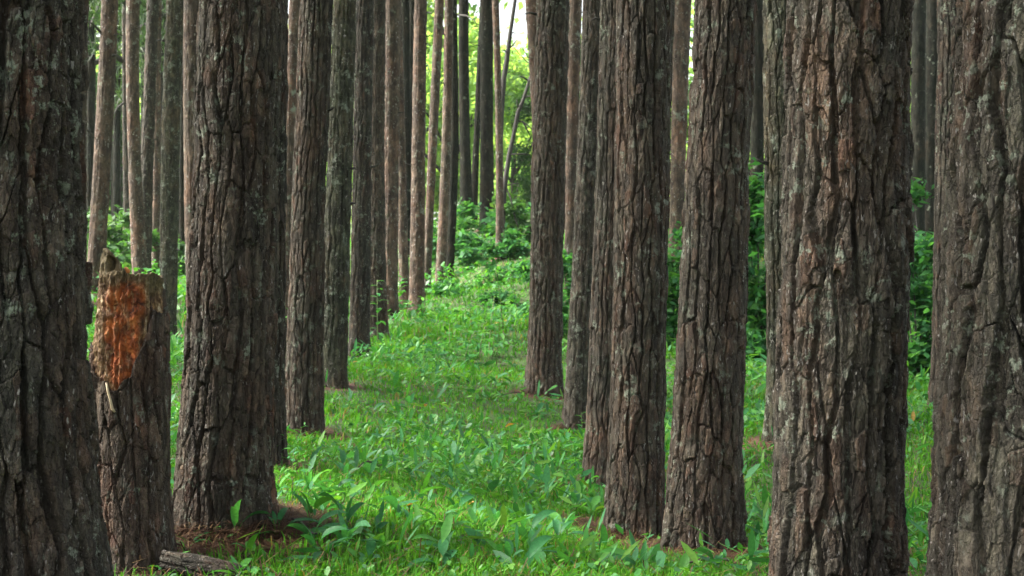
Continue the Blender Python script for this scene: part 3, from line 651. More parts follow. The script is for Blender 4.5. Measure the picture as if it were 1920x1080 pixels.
# ------------------------------------------------------------------ the broken snag
def snag():
    Y = SN[1]; x0 = xz(252, 0, Y)[0]; zb = g1(x0, Y)
    root = empty('broken_snag', (x0, Y, zb), 'broken pine stump with an orange rotten wound and jagged top', 'stump')
    rows = [(515, 176, 311), (700, 170, 317), (900, 178, 317), (1060, 186, 322)]
    pz = np.array([xz(0, r[0], Y)[1] for r in rows])[::-1]; pc = np.array([xz((r[1] + r[2]) / 2, 0, Y)[0] for r in rows])[::-1]
    pr = np.array([(r[2] - r[1]) / 2 / F * Y for r in rows])[::-1]
    nu = 330; u = np.arange(nu) / nu; th = u * 2 * np.pi + math.pi / 2
    # front is theta = -pi/2 (towards the camera); sideways position s = cos(theta): -1 left .. 1 right
    s = np.cos(th); front = np.sin(th) < 0.25
    def Zp(py): return xz(0, py, Y)[1]
    # bark edge (photo rows) across the front
    edge = np.interp(s, [-1, -.8, -.62, -.45, -.3, -.1, .14, .32, .48, .60, .70, .74, 1], [640, 696, 704, 708, 718, 722, 712, 694, 672, 650, 622, 600, 590])
    edge = edge + 13 * vnoise(u * 30, u * 0, 30, 3) + 7 * vnoise(u * 90, u * 0, 90, 4)
    edge = np.where(front, edge, 560 + 26 * vnoise(u * 20, u * 0, 20, 9))
    zt = Zp(edge)
    nz = 330
    t = np.linspace(0, 1, nz)
    z0 = zb - 0.12
    Z = z0 + (zt - z0)[None, :] * t[:, None]
    U = np.broadcast_to(u[None], Z.shape); TH = U * 2 * np.pi + math.pi / 2
    R = np.interp(Z, pz, pr); CX = np.interp(Z, pz, pc) - x0
    h, p1, q1 = bark(U, Z, .145, 777, .05, 3.4, .016, .6)
    fl = .02 * np.exp(-np.clip(Z - zb, 0, 9) / .12) * (1 + .5 * np.sin(3 * TH))
    r = R + h + fl
    # close the rim inwards as a thick bark edge
    v = np.stack([CX + r * np.cos(TH), r * np.sin(TH), Z - zb], -1)
    rim = []
    for k, ins in enumerate((.012, .028)):
        rr = r[-1] - ins
        rim.append(np.stack([CX[-1] + rr * np.cos(th), rr * np.sin(th), Z[-1] - zb - .002 - .02 * k], -1))
    v = np.concatenate([v, np.stack(rim)], 0); n2 = nz + 2
    pa = np.concatenate([p1, p1[-1:], p1[-1:]]); qa = np.concatenate([q1, q1[-1:], q1[-1:]])
    i = np.arange(n2 * nu).reshape(n2, nu); j = np.roll(i, -1, 1)
    f = np.stack([i[:-1], j[:-1], j[1:], i[1:]], -1).reshape(-1, 4)
    obj('bark', mesh_np('snag_bark', v.reshape(-1, 3), f, [BARK['stump']], {'plate': pa.ravel(), 'flake': qa.ravel()}), root)
    # rotten core
    m, nt, b, out = newmat('rotten_wood')
    tc = N(nt, 'ShaderNodeTexCoord'); co = tc.outputs['Object']
    rot = N(nt, 'ShaderNodeAttribute', attribute_name='rot').outputs['Fac']
    mp = N(nt, 'ShaderNodeMapping'); mp.inputs['Scale'].default_value = (1, 1, 0.35); nt.links.new(co, mp.inputs[0])
    orange = ramp(nt, noise(nt, co, 16, 6, .65, .6), [(0.33, (0.05, 0.014, 0.004)), (0.43, (0.19, 0.042, 0.007)), (0.54, (0.36, 0.088, 0.012)), (0.68, (0.46, 0.17, 0.04))])
    wood = ramp(nt, noise(nt, mp.outputs[0], 42, 6, .7), [(0.36, (0.035, 0.016, 0.006)), (0.5, (0.11, 0.055, 0.020)), (0.58, (0.22, 0.14, 0.062)), (0.65, (0.50, 0.41, 0.27))])
    mossy = ramp(nt, noise(nt, co, 60, 4, .7), [(0.35, (0.035, 0.026, 0.010)), (0.6, (0.11, 0.085, 0.030)), (0.75, (0.20, 0.15, 0.07))])
    c = mix(nt, ramp(nt, rot, [(0.25, (0, 0, 0)), (0.6, (1, 1, 1))]), wood, orange)
    c = mix(nt, ramp(nt, noise(nt, mp.outputs[0], 55, 5, .7), [(0.56, (0, 0, 0)), (0.64, (.75, .75, .75))]), c, (0.36, 0.22, 0.10))
    ol = N(nt, 'ShaderNodeAttribute', attribute_name='old').outputs['Fac']
    c = mix(nt, ol, c, mossy)
    nt.links.new(c, b.inputs['Base Color']); b.inputs['Roughness'].default_value = .8
    bp = N(nt, 'ShaderNodeBump'); bp.inputs['Strength'].default_value = 1; bp.inputs['Distance'].default_value = .012
    nt.links.new(noise(nt, mp.outputs[0], 70, 6, .7), bp.inputs['Height']); nt.links.new(bp.outputs[0], b.inputs['Normal'])
    top = np.interp(s, [-1, -.95, -.86, -.70, -.52, -.42, -.36, -.30, -.05, .02, .10, .3, .5, .9, 1], [540, 482, 471, 469, 474, 482, 495, 512, 511, 505, 513, 516, 514, 516, 520])
    back = np.interp(s, [-1, -.8, -.5, -.2, .2, .6, 1], [490, 484, 520, 540, 530, 522, 520])
    top = np.where(np.sin(th) < 0.15, top, back) + 2.2 * vnoise(u * 60, u * 0, 60, 13) - 5 * np.abs(vnoise(u * 46, u * 0, 46, 14)) ** 2
    zt = Zp(top); zl = Zp(760)
    nz = 230; t = np.linspace(0, 1, nz)
    Z = zl + (zt - zl)[None, :] * t[:, None]; U = np.broadcast_to(u[None], Z.shape); TH = U * 2 * np.pi + math.pi / 2
    S = np.cos(TH)
    PY = 540 - (Z - CAMZ) * F / Y
    left = np.interp(PY, [465, 520, 600, 660, 705, 760], [188, 184, 178, 176, 175, 182]); right = np.interp(PY, [465, 515, 545, 700, 760], [307, 307, 307, 308, 304])
    lx = xz(left, 0, Y)[0]; rx = xz(right, 0, Y)[0]
    CX = (lx + rx) / 2 - x0; R = (rx - lx) / 2
    cut = sstep(.60, .80, S) * sstep(540, 560, PY)              # right edge of the wound is eaten deeper
    pit = fbm(U * 9, Z * 9, 9, 41, 5, .6); pit2 = fbm(U * 40, Z * 22, 40, 42, 3)
    rotm = np.exp(-((S - .10) / .60) ** 2) * sstep(505, 545, PY) * np.clip(.85 + .9 * fbm(U * 14, Z * 10, 14, 47, 4, .6), 0, 1.2) * (1 - sstep(700, 760, PY) * .5)
    crumb = terr(fbm(U * 26, Z * 24, 26, 45, 4, .65), 4, .2)
    r = R - .004 - .015 * rotm * (.55 + pit) - .014 * np.abs(pit2) - .004 * cut + .010 * fbm(U * 70, Z * 4, 70, 43, 3) + .020 * crumb * (.35 + rotm)
    hol = np.exp(-((S + .47) / .13) ** 4 - ((PY - 496) / 13) ** 4) * (np.sin(TH) < 0)
    r = r - .040 * hol
    old = np.clip(sstep(545, 500, PY) * .85 + sstep(.64, .80, S) * sstep(565, 535, PY) * .8, 0, 1) * (np.sin(TH) < .3) + (np.sin(TH) >= .3) * .6
    v = np.stack([CX + r * np.cos(TH), r * np.sin(TH), Z - zb], -1)
    rows_v = [v]; rot_a = [rotm]; old_a = [old]
    for k, ins in enumerate((.012, .028, .045, .07, .10)):        # hollow inside of the broken top
        rr = np.maximum(r[-1] - ins, .01); drop = (0, .015, .07, .10, .10)[k]
        zz = np.minimum(Z[-1] - drop, Zp(505) if k >= 2 else 9) - (0.0 if k < 3 else .01 * k)
        rows_v.append(np.stack([CX[-1] + rr * np.cos(th), rr * np.sin(th), zz - zb], -1)[None])
        rot_a.append(np.full((1, nu), .25)); old_a.append(np.full((1, nu), .7))
    V = np.concatenate(rows_v, 0); n2 = len(V)
    i = np.arange(n2 * nu).reshape(n2, nu); j = np.roll(i, -1, 1)
    f = np.stack([i[:-1], j[:-1], j[1:], i[1:]], -1).reshape(-1, 4)
    V = np.vstack([V.reshape(-1, 3), [[0, 0, V[-1, :, 2].mean()]]])
    cap = np.stack([i[-1], j[-1], np.full(nu, len(V) - 1)], -1)
    obj('rotten_wood', mesh_np('rotten_wood', V, [f, cap], [m], {'rot': np.append(np.concatenate(rot_a).ravel(), .3), 'old': np.append(np.concatenate(old_a).ravel(), .7)}), root, )
    # knot hollow on the spike, seen as a dark oval: a bored cup of darker wood
    # fungus and moss on the top
    rng = np.random.default_rng(3)
    mb = MB()
    for k in range(4):
        a = rng.random() * 6.28; c0 = np.array([xz(241 + 2.2 * k, 0, Y)[0] - x0, -.055 + .003 * (k % 2), Zp(514) - zb])
        hh = .012 + .018 * rng.random()
        v, q_, t_ = tube([c0, c0 + [.002, 0, hh * .6], c0 + [0, 0, hh], c0 + [0, 0, hh * 1.15]], [.004, .005, .007, .002], 8); mb.add(v, q_, t_)
    fo = obj('bracket_fungus', mb.mesh('fungus', [FUNG])); fo.location = (x0, Y, zb)
    tag(fo, 'small orange fungus tuft on the jagged top of the broken stump', 'fungus')
    # pale strip hanging below the wound
    p = [(221, 712), (224, 728), (229, 745), (232, 760), (237, 766)]
    pts_ = []
    for a, c_ in p:
        X, Zz = xz(a, c_, Y); rr = np.interp(Zz, pz, pr); cxx = np.interp(Zz, pz, pc)
        pts_.append((X - x0, -math.sqrt(max(rr * rr - (X - cxx) ** 2, 0)) - .012, Zz - zb))
    v, q_, t_ = tube(pts_, [.004, .005, .0045, .006, .004], 6); mb = MB(); mb.add(v, q_, t_)
    so = obj('bark_strip', mb.mesh('bark_strip', [PALE])); so.location = (x0, Y, zb); tag(so, 'pale hanging strip just below the orange wound of the stump', 'bark strip')
    TR.append((x0, Y, .15))
snag()

# ------------------------------------------------------------------ fallen log at the foot of the thick pine
def log():
    Y = hit(395, 1086)[1]
    a = np.array([*xz(305, 1050, Y)]); b = np.array([*xz(474, 1070, Y)])
    xa, xb = a[0], b[0]; L = xb - xa; R = .050
    root = empty('fallen_log', (xa, Y, g1(xa, Y)), 'short fallen pine log with flaky bark lying right of the broken stump', 'log')
    nu, nz = 180, 220
    u = np.arange(nu) / nu; t = np.linspace(0, 1, nz); U, TT = np.meshgrid(u, t)
    h, p1, q1 = bark(U, TT * L, R, 913, .035, 3.2, .008)
    r = R * (1 - .25 * sstep(.85, 1, TT)) + h
    X = TT * L; cz = R * .75 + .012 - .03 * TT - .02 * TT ** 3 + (g1(xb, Y) - g1(xa, Y)) * TT; th = U * 2 * np.pi
    v = np.stack([X + .012 * np.sin(th * 3) * (TT > .97), r * np.cos(th) - .06 * TT, cz + r * np.sin(th)], -1).reshape(-1, 3)
    i = np.arange(nz * nu).reshape(nz, nu); j = np.roll(i, -1, 1)
    f = np.stack([i[:-1], i[1:], j[1:], j[:-1]], -1).reshape(-1, 4)
    obj('bark', mesh_np('log_bark', v, f, [BARK['grey']], {'plate': p1.ravel(), 'flake': q1.ravel()}), root)
    e = v.reshape(nz, nu, 3)[-1]; c = e.mean(0)
    V = np.vstack([e, c + (e - c) * .5 - [.006, 0, 0], [c - [.004, 0, 0]]]); k = np.arange(nu); k1 = np.roll(k, -1)
    obj('broken_end', mesh_np('broken_end', V, [np.stack([k, k1, k1 + nu, k + nu], -1), np.stack([k + nu, k1 + nu, np.full(nu, 2 * nu)], -1)], [TWIG]), root)
log()

# ------------------------------------------------------------------ dead saplings in the bright gap
def sapling(Y, main, side, label, base_py):
    x0, _ = xz(main[-1][0], 0, Y); zb = g1(x0, Y)
    root = empty('dead_sapling', (x0, Y, zb), label, 'dead sapling')
    mb = MB()
    P_ = [(xz(a, b, Y)[0] - x0, 0.03 * math.sin(b), xz(a, b, Y)[1] - zb) for a, b, w in main] + [(0, 0, -.1)]
    v, q_, t_ = tube(P_, [w / 2 / F * Y for a, b, w in main] + [main[-1][2] / 2 / F * Y * 1.2], 9); mb.add(v, q_, t_)
    obj('trunk', mb.mesh('sapling_trunk', [TWIG]), root)
    for s in side:
        P_ = [(xz(a, b, Y)[0] - x0, -.05 * k, xz(a, b, Y)[1] - zb) for k, (a, b) in enumerate(s)]
        mb = MB(); v, q_, t_ = tube(P_, np.linspace(.024, .011, len(P_)), 5); mb.add(v, q_, t_); obj('branch', mb.mesh('branch', [TWIG]), root)
sapling(32, [(972, -60, 6), (966, 0, 7), (957, 60, 8), (950, 115, 10), (945, 145, 10), (941, 200, 10), (938, 260, 11), (938, 340, 12), (939, 430, 13)],
        [[(952, 100), (946, 95), (940, 96)], [(955, 63), (962, 62), (967, 64)], [(948, 137), (957, 135)], [(951, 95), (962, 85), (970, 75)]], 'bare leaning sapling reaching up into the white sky patch', 480)
sapling(32.6, [(1002, 120, 4), (993, 150, 6), (982, 185, 7), (971, 212, 8), (964, 250, 8), (955, 290, 9), (949, 330, 10), (945, 360, 11), (942, 420, 11)],
        [[(991, 152), (982, 146), (973, 143)], [(984, 182), (993, 181), (1003, 181)], [(972, 205), (970, 195), (969, 187)], [(966, 226), (980, 229), (990, 236), (999, 246)], [(981, 229), (988, 243), (994, 256)],
         [(956, 290), (974, 289), (993, 290)], [(947, 348), (960, 346), (974, 344)], [(948, 350), (958, 372), (963, 400), (971, 425), (986, 449)]], 'bare forked sapling with side twigs leaning right beside the scarred pine', 480)
def loose_branch(Y, pts_, label, r=.016):
    x0, z0 = xz(pts_[0][0], pts_[0][1], Y)
    P_ = [(xz(a, b, Y)[0] - x0, -.06 * k, xz(a, b, Y)[1] - z0) for k, (a, b) in enumerate(pts_)]
    return P_
bpx('R5b', [(1000, 105, 0), (990, 110, -.1), (983, 100, -.2), (975, 88, -.3)], .012)
bpx('R5b', [(1000, 122, 0), (988, 118, -.1), (972, 105, -.3), (960, 92, -.4)], .012)

# ------------------------------------------------------------------ grass: one mass
def clear_mask(x, y, pad):
    m = np.ones(len(x), bool)
    for tx, ty, tr in TR:
        m &= np.hypot(x - tx, y - ty) > tr + pad
    return m
def scatter(n, y0, y1, rng, margin=0.45, power=1.0):
    y = y0 + (y1 - y0) * rng.random(n) ** power
    hw = 0.37 * y + margin
    x = (rng.random(n) * 2 - 1) * hw
    return x, y
def litter_amt(x, y):
    """0 in the open sward, 1 at the needle-strewn feet"""
    d = np.full(len(x), 9.0)
    for tx, ty, tr in TR:
        d = np.minimum(d, np.hypot(x - tx, (y - ty) * 0.8) - tr - (.04 if ty < 7.6 and tr > .12 else 0))
    d = d + .12 * fbm(x * 4, y * 4, 0, 15, 2)
    rise = np.exp(-((x - hx) / .9) ** 2 - ((y - hy) / 2.0) ** 2)
    return np.maximum(np.clip(1 - (d - .03) / .26, 0, 1), .35 * rise)
def grass():
    rng = np.random.default_rng(21)
    V = []; Fq = []; Ft = []; Tn = []; base = 0
    for n, y0, y1, h0, h1, w in ((95000, 4.2, 9, .03, .085, .0032), (95000, 9, 17, .035, .095, .0050), (75000, 17, 32, .06, .17, .009), (26000, 32, 60, .08, .22, .018)):
        x, y = scatter(int(n), y0, y1, rng)
        # grow in tufts
        x = x + rng.normal(size=len(x)) * .01
        dens = .55 + .6 * fbm(x * .9, y * .9, 0, 77, 3) - .9 * litter_amt(x, y)
        keep = (rng.random(len(x)) < np.clip(dens + .35, .04, 1)) & clear_mask(x, y, -.01)
        x = x[keep]; y = y[keep]; m = len(x); z = ground(x, y)
        pat = np.clip(.5 + .8 * fbm(x * .7 + 9, y * .7, 0, 91, 2), 0, 1)
        h = (h0 + (h1 - h0) * rng.random(m) ** 1.6) * (.65 + .7 * pat)
        a = rng.random(m) * 2 * np.pi; dx = np.cos(a); dy = np.sin(a)
        ln = h * (.25 + .9 * rng.random(m) ** 1.5)
        ww = w * (.6 + .8 * rng.random(m))
        sx = -dy * ww; sy = dx * ww
        b = np.stack([x, y, z - .01], -1)
        mid = b + np.stack([dx * ln * .30, dy * ln * .30, h * .6], -1)
        tip = b + np.stack([dx * ln, dy * ln, h * (1 - .25 * (ln / h)) ], -1)
        sd = np.stack([sx, sy, np.zeros(m)], -1)
        v = np.stack([b - sd, b + sd, mid + sd * .8, mid - sd * .8, tip], 1).reshape(-1, 3)
        i = base + np.arange(m)[:, None] * 5
        Fq.append(i + np.array([0, 1, 2, 3])); Ft.append(i + np.array([3, 2, 4]))
        tn = np.clip(.15 + .55 * rng.random(m) + .35 * (pat - .5), 0, .86); tn = np.where(rng.random(m) < .06, 1, tn)
        V.append(v); Tn.append(np.repeat(tn, 5)); base += 5 * m
    me = mesh_np('grass', np.vstack(V), [np.vstack(Fq), np.vstack(Ft)], [GRASS], {'tint': np.concatenate(Tn)})
    tag(obj('grass', me), 'short bright green grass carpeting the forest floor between the pines', 'grass', None, 'stuff')
grass()

# ------------------------------------------------------------------ low leafy ground cover: one mass
def cover():
    rng = np.random.default_rng(31)
    mb = MB()
    V = []; I = []; Tn = []; MI = []; base = 0
    for n, y0, y1, L0, L1, hh in ((21000, 4.6, 10, .018, .055, .075), (33000, 10, 19, .03, .08, .13), (46000, 18, 46, .05, .14, .42), (-8500, 5.2, 12, .05, .15, .12), (-11000, 12, 24, .09, .19, .18)):
        long = n < 0; n = abs(n)
        x, y = scatter(n, y0, y1, rng)
        cl = fbm(x * .8 + 3, y * .8, 0, 55, 3)
        keep = (rng.random(n) < np.clip(.45 + 1.0 * cl - .7 * litter_amt(x, y), .04, 1)) & clear_mask(x, y, .0)
        x = x[keep]; y = y[keep]; m = len(x); z = ground(x, y) + hh * (.25 + .75 * rng.random(m)) * np.clip(.7 + cl[keep], .4, 1.4)
        a = rng.random(m) * 2 * np.pi; L = L0 + (L1 - L0) * rng.random(m); W = L * ((.15 if long else .36) + (.15 if long else .22) * rng.random(m))
        tilt = rng.normal(size=m) * .5 + (.45 if long else .1)
        d = np.stack([np.cos(a) * np.cos(tilt), np.sin(a) * np.cos(tilt), np.sin(tilt)], -1)
        s = np.stack([-np.sin(a), np.cos(a), .5 * rng.normal(size=m)], -1); up = np.array([0, 0, 1.])
        c = np.stack([x, y, z], -1); L_ = L[:, None]; W_ = W[:, None]
        v = np.stack([c, c + d * L_ * .35 + s * W_ * .5 + up * W_ * .15, c + d * L_ * .75 + s * W_ * .36 + up * W_ * .08, c + d * L_, c + d * L_ * .75 - s * W_ * .36 + up * W_ * .08, c + d * L_ * .35 - s * W_ * .5 + up * W_ * .15, c + d * L_ * .5], 1).reshape(-1, 3)
        i = base + np.arange(m)[:, None] * 7
        for t in ((0, 1, 6), (1, 2, 6), (2, 3, 6), (3, 4, 6), (4, 5, 6), (5, 0, 6)): I.append(i + np.array(t))
        V.append(v); Tn.append(np.repeat(rng.random(m), 7)); base += 7 * m; MI.append(np.full(6 * m, int(long)))
    me = mesh_np('ground_cover', np.vstack(V), np.vstack(I), [COVER, PLANT], {'tint': np.concatenate(Tn)}, True, np.concatenate(MI))
    tag(obj('ground_cover', me), 'small leafy herbs carpeting the rise and mingling with the grass', 'ground cover', None, 'stuff')
cover()

# ------------------------------------------------------------------ fallen pine needles at the feet of the near trees
def needles():
    rng = np.random.default_rng(41); V = []; I = []; Tn = []; base = 0
    for key, n, rad in (('L1', 4200, .40), ('R1', 5200, .36), ('R2', 3000, .30), ('L2', 700, .3), ('R3b', 800, .2), ('R4', 500, .2), ('R5', 500, .2), ('A', 1200, .4), ('R0', 1800, .35), ('RM', 1000, .3), ('L1b', 500, .25), ('rise', 2600, 2.2)):
        if key == 'rise':
            tx, ty, _z = hit(935, 525); pr = 0.0
        else:
            _, tx, ty, zb, pr = TREES[key]
        a = rng.random(n) * 2 * np.pi; r = pr * .9 + rad * rng.random(n) ** 1.5
        x = tx + np.cos(a) * r; y = ty + np.sin(a) * r
        if key == 'L1': x = x + .12 * rng.random(n)
        z = ground(x, y) + .004 + .05 * rng.random(n) * np.exp(-(r - pr) / .12)
        th = rng.random(n) * 2 * np.pi; L = .10 + .10 * rng.random(n); p = rng.normal(size=n) * .16
        d = np.stack([np.cos(th) * np.cos(p), np.sin(th) * np.cos(p), np.sin(p)], -1) * L[:, None] / 2
        c = np.stack([x, y, z], -1); s = np.stack([-np.sin(th), np.cos(th), 0 * th], -1) * .0014
        b = np.array([0, 0, .012]) * rng.random(n)[:, None]
        v = np.stack([c - d - s, c - d + s, c + s + b, c - s + b, c + d + s, c + d - s], 1).reshape(-1, 3)
        i = base + np.arange(n)[:, None] * 6
        I.append(i + np.array([0, 1, 2, 3])); I.append(i + np.array([3, 2, 4, 5])); V.append(v); Tn.append(np.repeat(rng.random(n) ** 1.4, 6)); base += n * 6
    n = 9000; x, y = scatter(n, 4.6, 20, rng, .45, 1.6); z = ground(x, y) + .01 + .05 * rng.random(n)
    th = rng.random(n) * 2 * np.pi; L = .08 + .09 * rng.random(n); p = rng.normal(size=n) * .35
    d = np.stack([np.cos(th) * np.cos(p), np.sin(th) * np.cos(p), np.sin(p)], -1) * L[:, None] / 2
    c = np.stack([x, y, z], -1); s = np.stack([-np.sin(th), np.cos(th), 0 * th], -1) * (.0012 + .00012 * y)[:, None]
    v = np.stack([c - d - s, c - d + s, c + s, c - s, c + d + s, c + d - s], 1).reshape(-1, 3)
    i = base + np.arange(n)[:, None] * 6
    I.append(i + np.array([0, 1, 2, 3])); I.append(i + np.array([3, 2, 4, 5])); V.append(v); Tn.append(np.repeat(rng.random(n), 6)); base += n * 6
    me = mesh_np('needle_litter', np.vstack(V), np.vstack(I), [DEADN], {'tint': np.concatenate(Tn)})
    tag(obj('needle_litter', me), 'rusty fallen pine needles strewn around the feet of the trunks', 'needle litter', None, 'stuff')
needles()

# ------------------------------------------------------------------ broad leaved plants: individuals
def plant_mesh(name, rng, n, L, W, upr, tint0):
    mb = MB()
    for k in range(n):
        yaw = k * 2.4 + rng.normal() * .4; l = L * (.65 + .5 * rng.random())
        st = l * (.25 + .3 * rng.random()); pit = upr + rng.normal() * .28
        bx, bz = math.cos(pit) * st * .5, math.sin(min(1.4, pit + .35)) * st
        b = (math.cos(yaw) * bx, math.sin(yaw) * bx, bz)
        v, q_, t_ = tube([(0, 0, -.02), (b[0] * .45, b[1] * .45, b[2] * .6), b], [.0032, .0026, .002], 5); mb.add(v, q_, t_, .7)
        v, f = leaf(l, l * W * (.8 + .4 * rng.random()), pit, .7 + .9 * rng.random(), yaw, .25 + .3 * rng.random(), b, 7, rng.normal() * .35, .15)
        mb.add(v, f, None, np.clip(tint0 + rng.normal() * .2, 0, 1))
    return mb.mesh(name, [PLANT])
prng = np.random.default_rng(51)
PL = [plant_mesh('broadleaf_plant', prng, n, L, W, u, t) for n, L, W, u, t in
      ((4, .20, .30, .8, .35), (5, .22, .26, .7, .3), (3, .17, .36, .9, .5), (6, .18, .30, .55, .4), (4, .24, .22, 1.0, .6), (5, .15, .40, .5, .25), (3, .22, .28, .6, .35), (7, .16, .28, .75, .7), (2, .20, .3, .9, .3))]
def place(me, px, py, sc, rz, label, group=None, name='broadleaf_plant', cat='plant', tilt=0):
    x, y, z = hit(px, py)
    o = obj(name, me, None, (x, y, z - .005)); o.scale = (sc,) * 3; o.rotation_euler = (tilt, 0, rz)
    return tag(o, label, cat, group)
place(PL[4], 440, 1012, 0.76, -.3, 'arching long leaved plant leaning over the log at the thick pine foot')
place(PL[2], 468, 1046, 0.60, 1.2, 'small upright blue green plant just right of the log')
place(PL[1], 610, 1062, 0.56, .2, 'lush clump of long drooping leaves low in the grass, right of the needle bare patch')
place(PL[6], 690, 1072, 0.55, 2.4, 'folded grey green leaves at the bottom edge left of the path middle')
place(PL[6], 985, 1082, 0.70, 1.7, 'wide drooping two leaved plant at the bottom edge of the path')
place(PL[3], 1085, 1078, 0.72, .4, 'low spreading plant at the bottom edge right of the path middle')
place(PL[4], 1206, 1085, 0.64, 1.9, 'tall upright leaf standing before the gap between two close pines')
place(PL[2], 1278, 1092, 0.64, 3.0, 'short broad leaf in front of the red needle heap')
place(PL[7], 1108, 972, 0.92, 1.0, 'bushy leafy clump at the left foot of the two close pines')
place(PL[3], 830, 1075, 0.76, 5.0, 'dark low spreading plant at the bottom edge in mid path')
place(PL[2], 318, 1088, .6, 2.2, 'small leafy plant at the right foot of the broken stump')
place(PL[2], 350, 1000, 0.40, 1.4, 'tiny light green plant between the stump and the thick pine foot')
place(PL[5], 1255, 1062, 0.36, 1.4, 'tiny yellowish sprig in the red needles at the right pine foot')
place(PL[8], 1345, 1078, 0.64, .8, 'single thin pale blade standing in the red needle heap')
place(PL[1], 520, 1012, .62, 2.0, 'bright leafy plant on the needles just right of the thick pine foot')
place(PL[6], 583, 1020, .66, .9, 'drooping plant at the edge of the brown needle patch')
place(PL[0], 648, 1040, .70, 3.6, 'four leaved plant between the needle patch and the path grass')
place(PL[7], 400, 1008, .50, 5.1, 'small leafy tuft among the needles behind the log')
place(PL[3], 352, 1034, .50, 4.0, 'low leafy tuft against the upper side of the log')
place(PL[7], 446, 1092, .62, 1.1, 'leafy plant at the bottom edge before the broken end of the log')
prn = random.Random(77); npl = 0; used = []
while npl < 275:
    f = prn.random(); Y = 5.4 + 17 * f ** 1.7
    px = prn.uniform(300, 1920) if prn.random() < .35 else prn.uniform(500, 1140)
    x = (px - 960) / F * Y
    if vnoise(np.array([x * .9]), np.array([Y * .7]), 0, 19)[0] < -.25 and prn.random() < .7: continue
    if any(math.hypot(x - a, Y - b) < c + .07 for a, b, c in TR): continue
    if litter_amt(np.array([x]), np.array([Y]))[0] > .45 and prn.random() < .8: continue
    if any(math.hypot(x - a, Y - b) < .10 for a, b in used): continue
    used.append((x, Y))
    o = obj('broadleaf_plant', PL[prn.randrange(9)], None, (x, Y, g1(x, Y) - .005)); s = prn.uniform(.28, .68) * (1 + .25 * max(0, Y - 9) / 15)
    o.scale = (s, s, s * prn.uniform(.8, 1.15)); o.rotation_euler.z = prn.uniform(0, 6.28)
    tag(o, 'low broad leaved plant scattered in the grass among the pine rows', 'plant', 'broad leaved plants scattered in the grass'); npl += 1

# thin stemmed herbs
def herb_mesh(rng, h, n, L, W):
    mb = MB(); lean = rng.normal(size=2) * .12 * h
    p = [(lean[0] * t * t, lean[1] * t * t, h * t - .02) for t in np.linspace(0, 1, 6)]
    v, q_, t_ = tube(p, np.linspace(.0032, .0014, 6), 5); mb.add(v, q_, t_, .9, 1)
    for k in range(n):
        t = .25 + .75 * (k + .5) / n; b = (lean[0] * t * t, lean[1] * t * t, h * t - .02)
        v, f = leaf(L * (1.15 - .5 * t) * (.8 + .4 * rng.random()), W * (1.1 - .4 * t), .5 + rng.normal() * .3, 1.0, k * 2.4 + rng.normal() * .3, .3, b, 5); mb.add(v, f, None, .4 + .5 * rng.random())
    return mb.mesh('herb', [PLANT, STEM])
HB = [herb_mesh(prng, h, n, L, W) for h, n, L, W in ((.30, 12, .07, .025), (.22, 9, .06, .03), (.40, 14, .06, .02), (.26, 8, .09, .035))]
for px, py, k, sc, lab in ((548, 945, 0, .9, 'thin stemmed herb right of the thick pine foot, nearest the needles'), (575, 930, 1, 1.0, 'short leafy stemmed herb rising from grass right of the thick left pine'),
        (530, 880, 2, .8, 'tall wispy herb at the foot of the half hidden dark pine'), (566, 858, 3, .8, 'leafy herb standing before the slender dark brown pine foot'),
        (1458, 1082, 2, .9, 'yellowing tall herb against the left edge of the massive furrowed pine'), (1475, 1085, 0, .7, 'short green herb at the foot of the massive furrowed pine'),
        (1092, 830, 3, 1.0, 'round leaved herb rising before the speckled half hidden pine'), (452, 965, 1, .6, 'dry yellowish sprig against the thick pine bark above the needles'),
        (745, 660, 2, 1.3, 'tall light herb beside the far left row of pines'), (800, 640, 0, 1.8, 'pale stemmed herb on the path before the slim reddish pines'), (1715, 800, 3, .8, 'leafy herb in the grass slot left of the rightmost pine')):
    place(HB[k], px, py, sc, px * .37, lab, None, 'herb', 'herb')

# knee-high weeds thickening up the rise and round the far feet
wr = random.Random(123)
for k in range(70):
    Y = wr.uniform(16, 33); u_ = wr.random()
    px = wr.choice((wr.uniform(690, 850), wr.uniform(840, 1000), wr.uniform(1040, 1110), wr.uniform(600, 700)))
    x = (px - 960) / F * Y
    if any(math.hypot(x - a, Y - b) < c + .05 for a, b, c in TR): continue
    o = obj('weed', HB[wr.randrange(4)], None, (x, Y, g1(x, Y) - .01)); q = wr.uniform(1.3, 2.3); o.scale = (q * 1.3, q * 1.3, q); o.rotation_euler.z = wr.uniform(0, 6.28)
    tag(o, 'knee high leafy weed on the rise or round the far pine feet', 'weed', 'knee high weeds on the rise')

# fallen yellow leaves
yrng = np.random.default_rng(61)
for k, (px, py, s) in enumerate(((797, 773, 1), (948, 812, .9), (772, 968, 1.1), (778, 975, .8), (935, 722, .8), (1712, 806, 1.6), (905, 900, .7), (945, 610, 1.2), (930, 615, 1.2), (660, 690, .9), (860, 545, 1.6), (880, 965, .6))):
    x, y, z = hit(px, py)
    v, f = leaf(.085 * s, .030 * s, .35 + .5 * yrng.random(), .6, yrng.random() * 6.28, .4, (0, 0, .05), 6, yrng.normal() * .4)
    if k == 5: v, f = leaf(.085, .026, 1.35, .3, 1.2, .5, (0, 0, .05), 6)
    mb = MB(); mb.add(v, f, None, yrng.random()); o = obj('yellow_leaf', mb.mesh('yellow_leaf', [YELLOW]), None, (x, y, z))
    tag(o, 'upright yellow leaf in the grass slot beside the rightmost pine' if k == 5 else 'small fallen yellow leaf lying on the green undergrowth', 'leaf', None if k == 5 else 'fallen yellow leaves on the path')

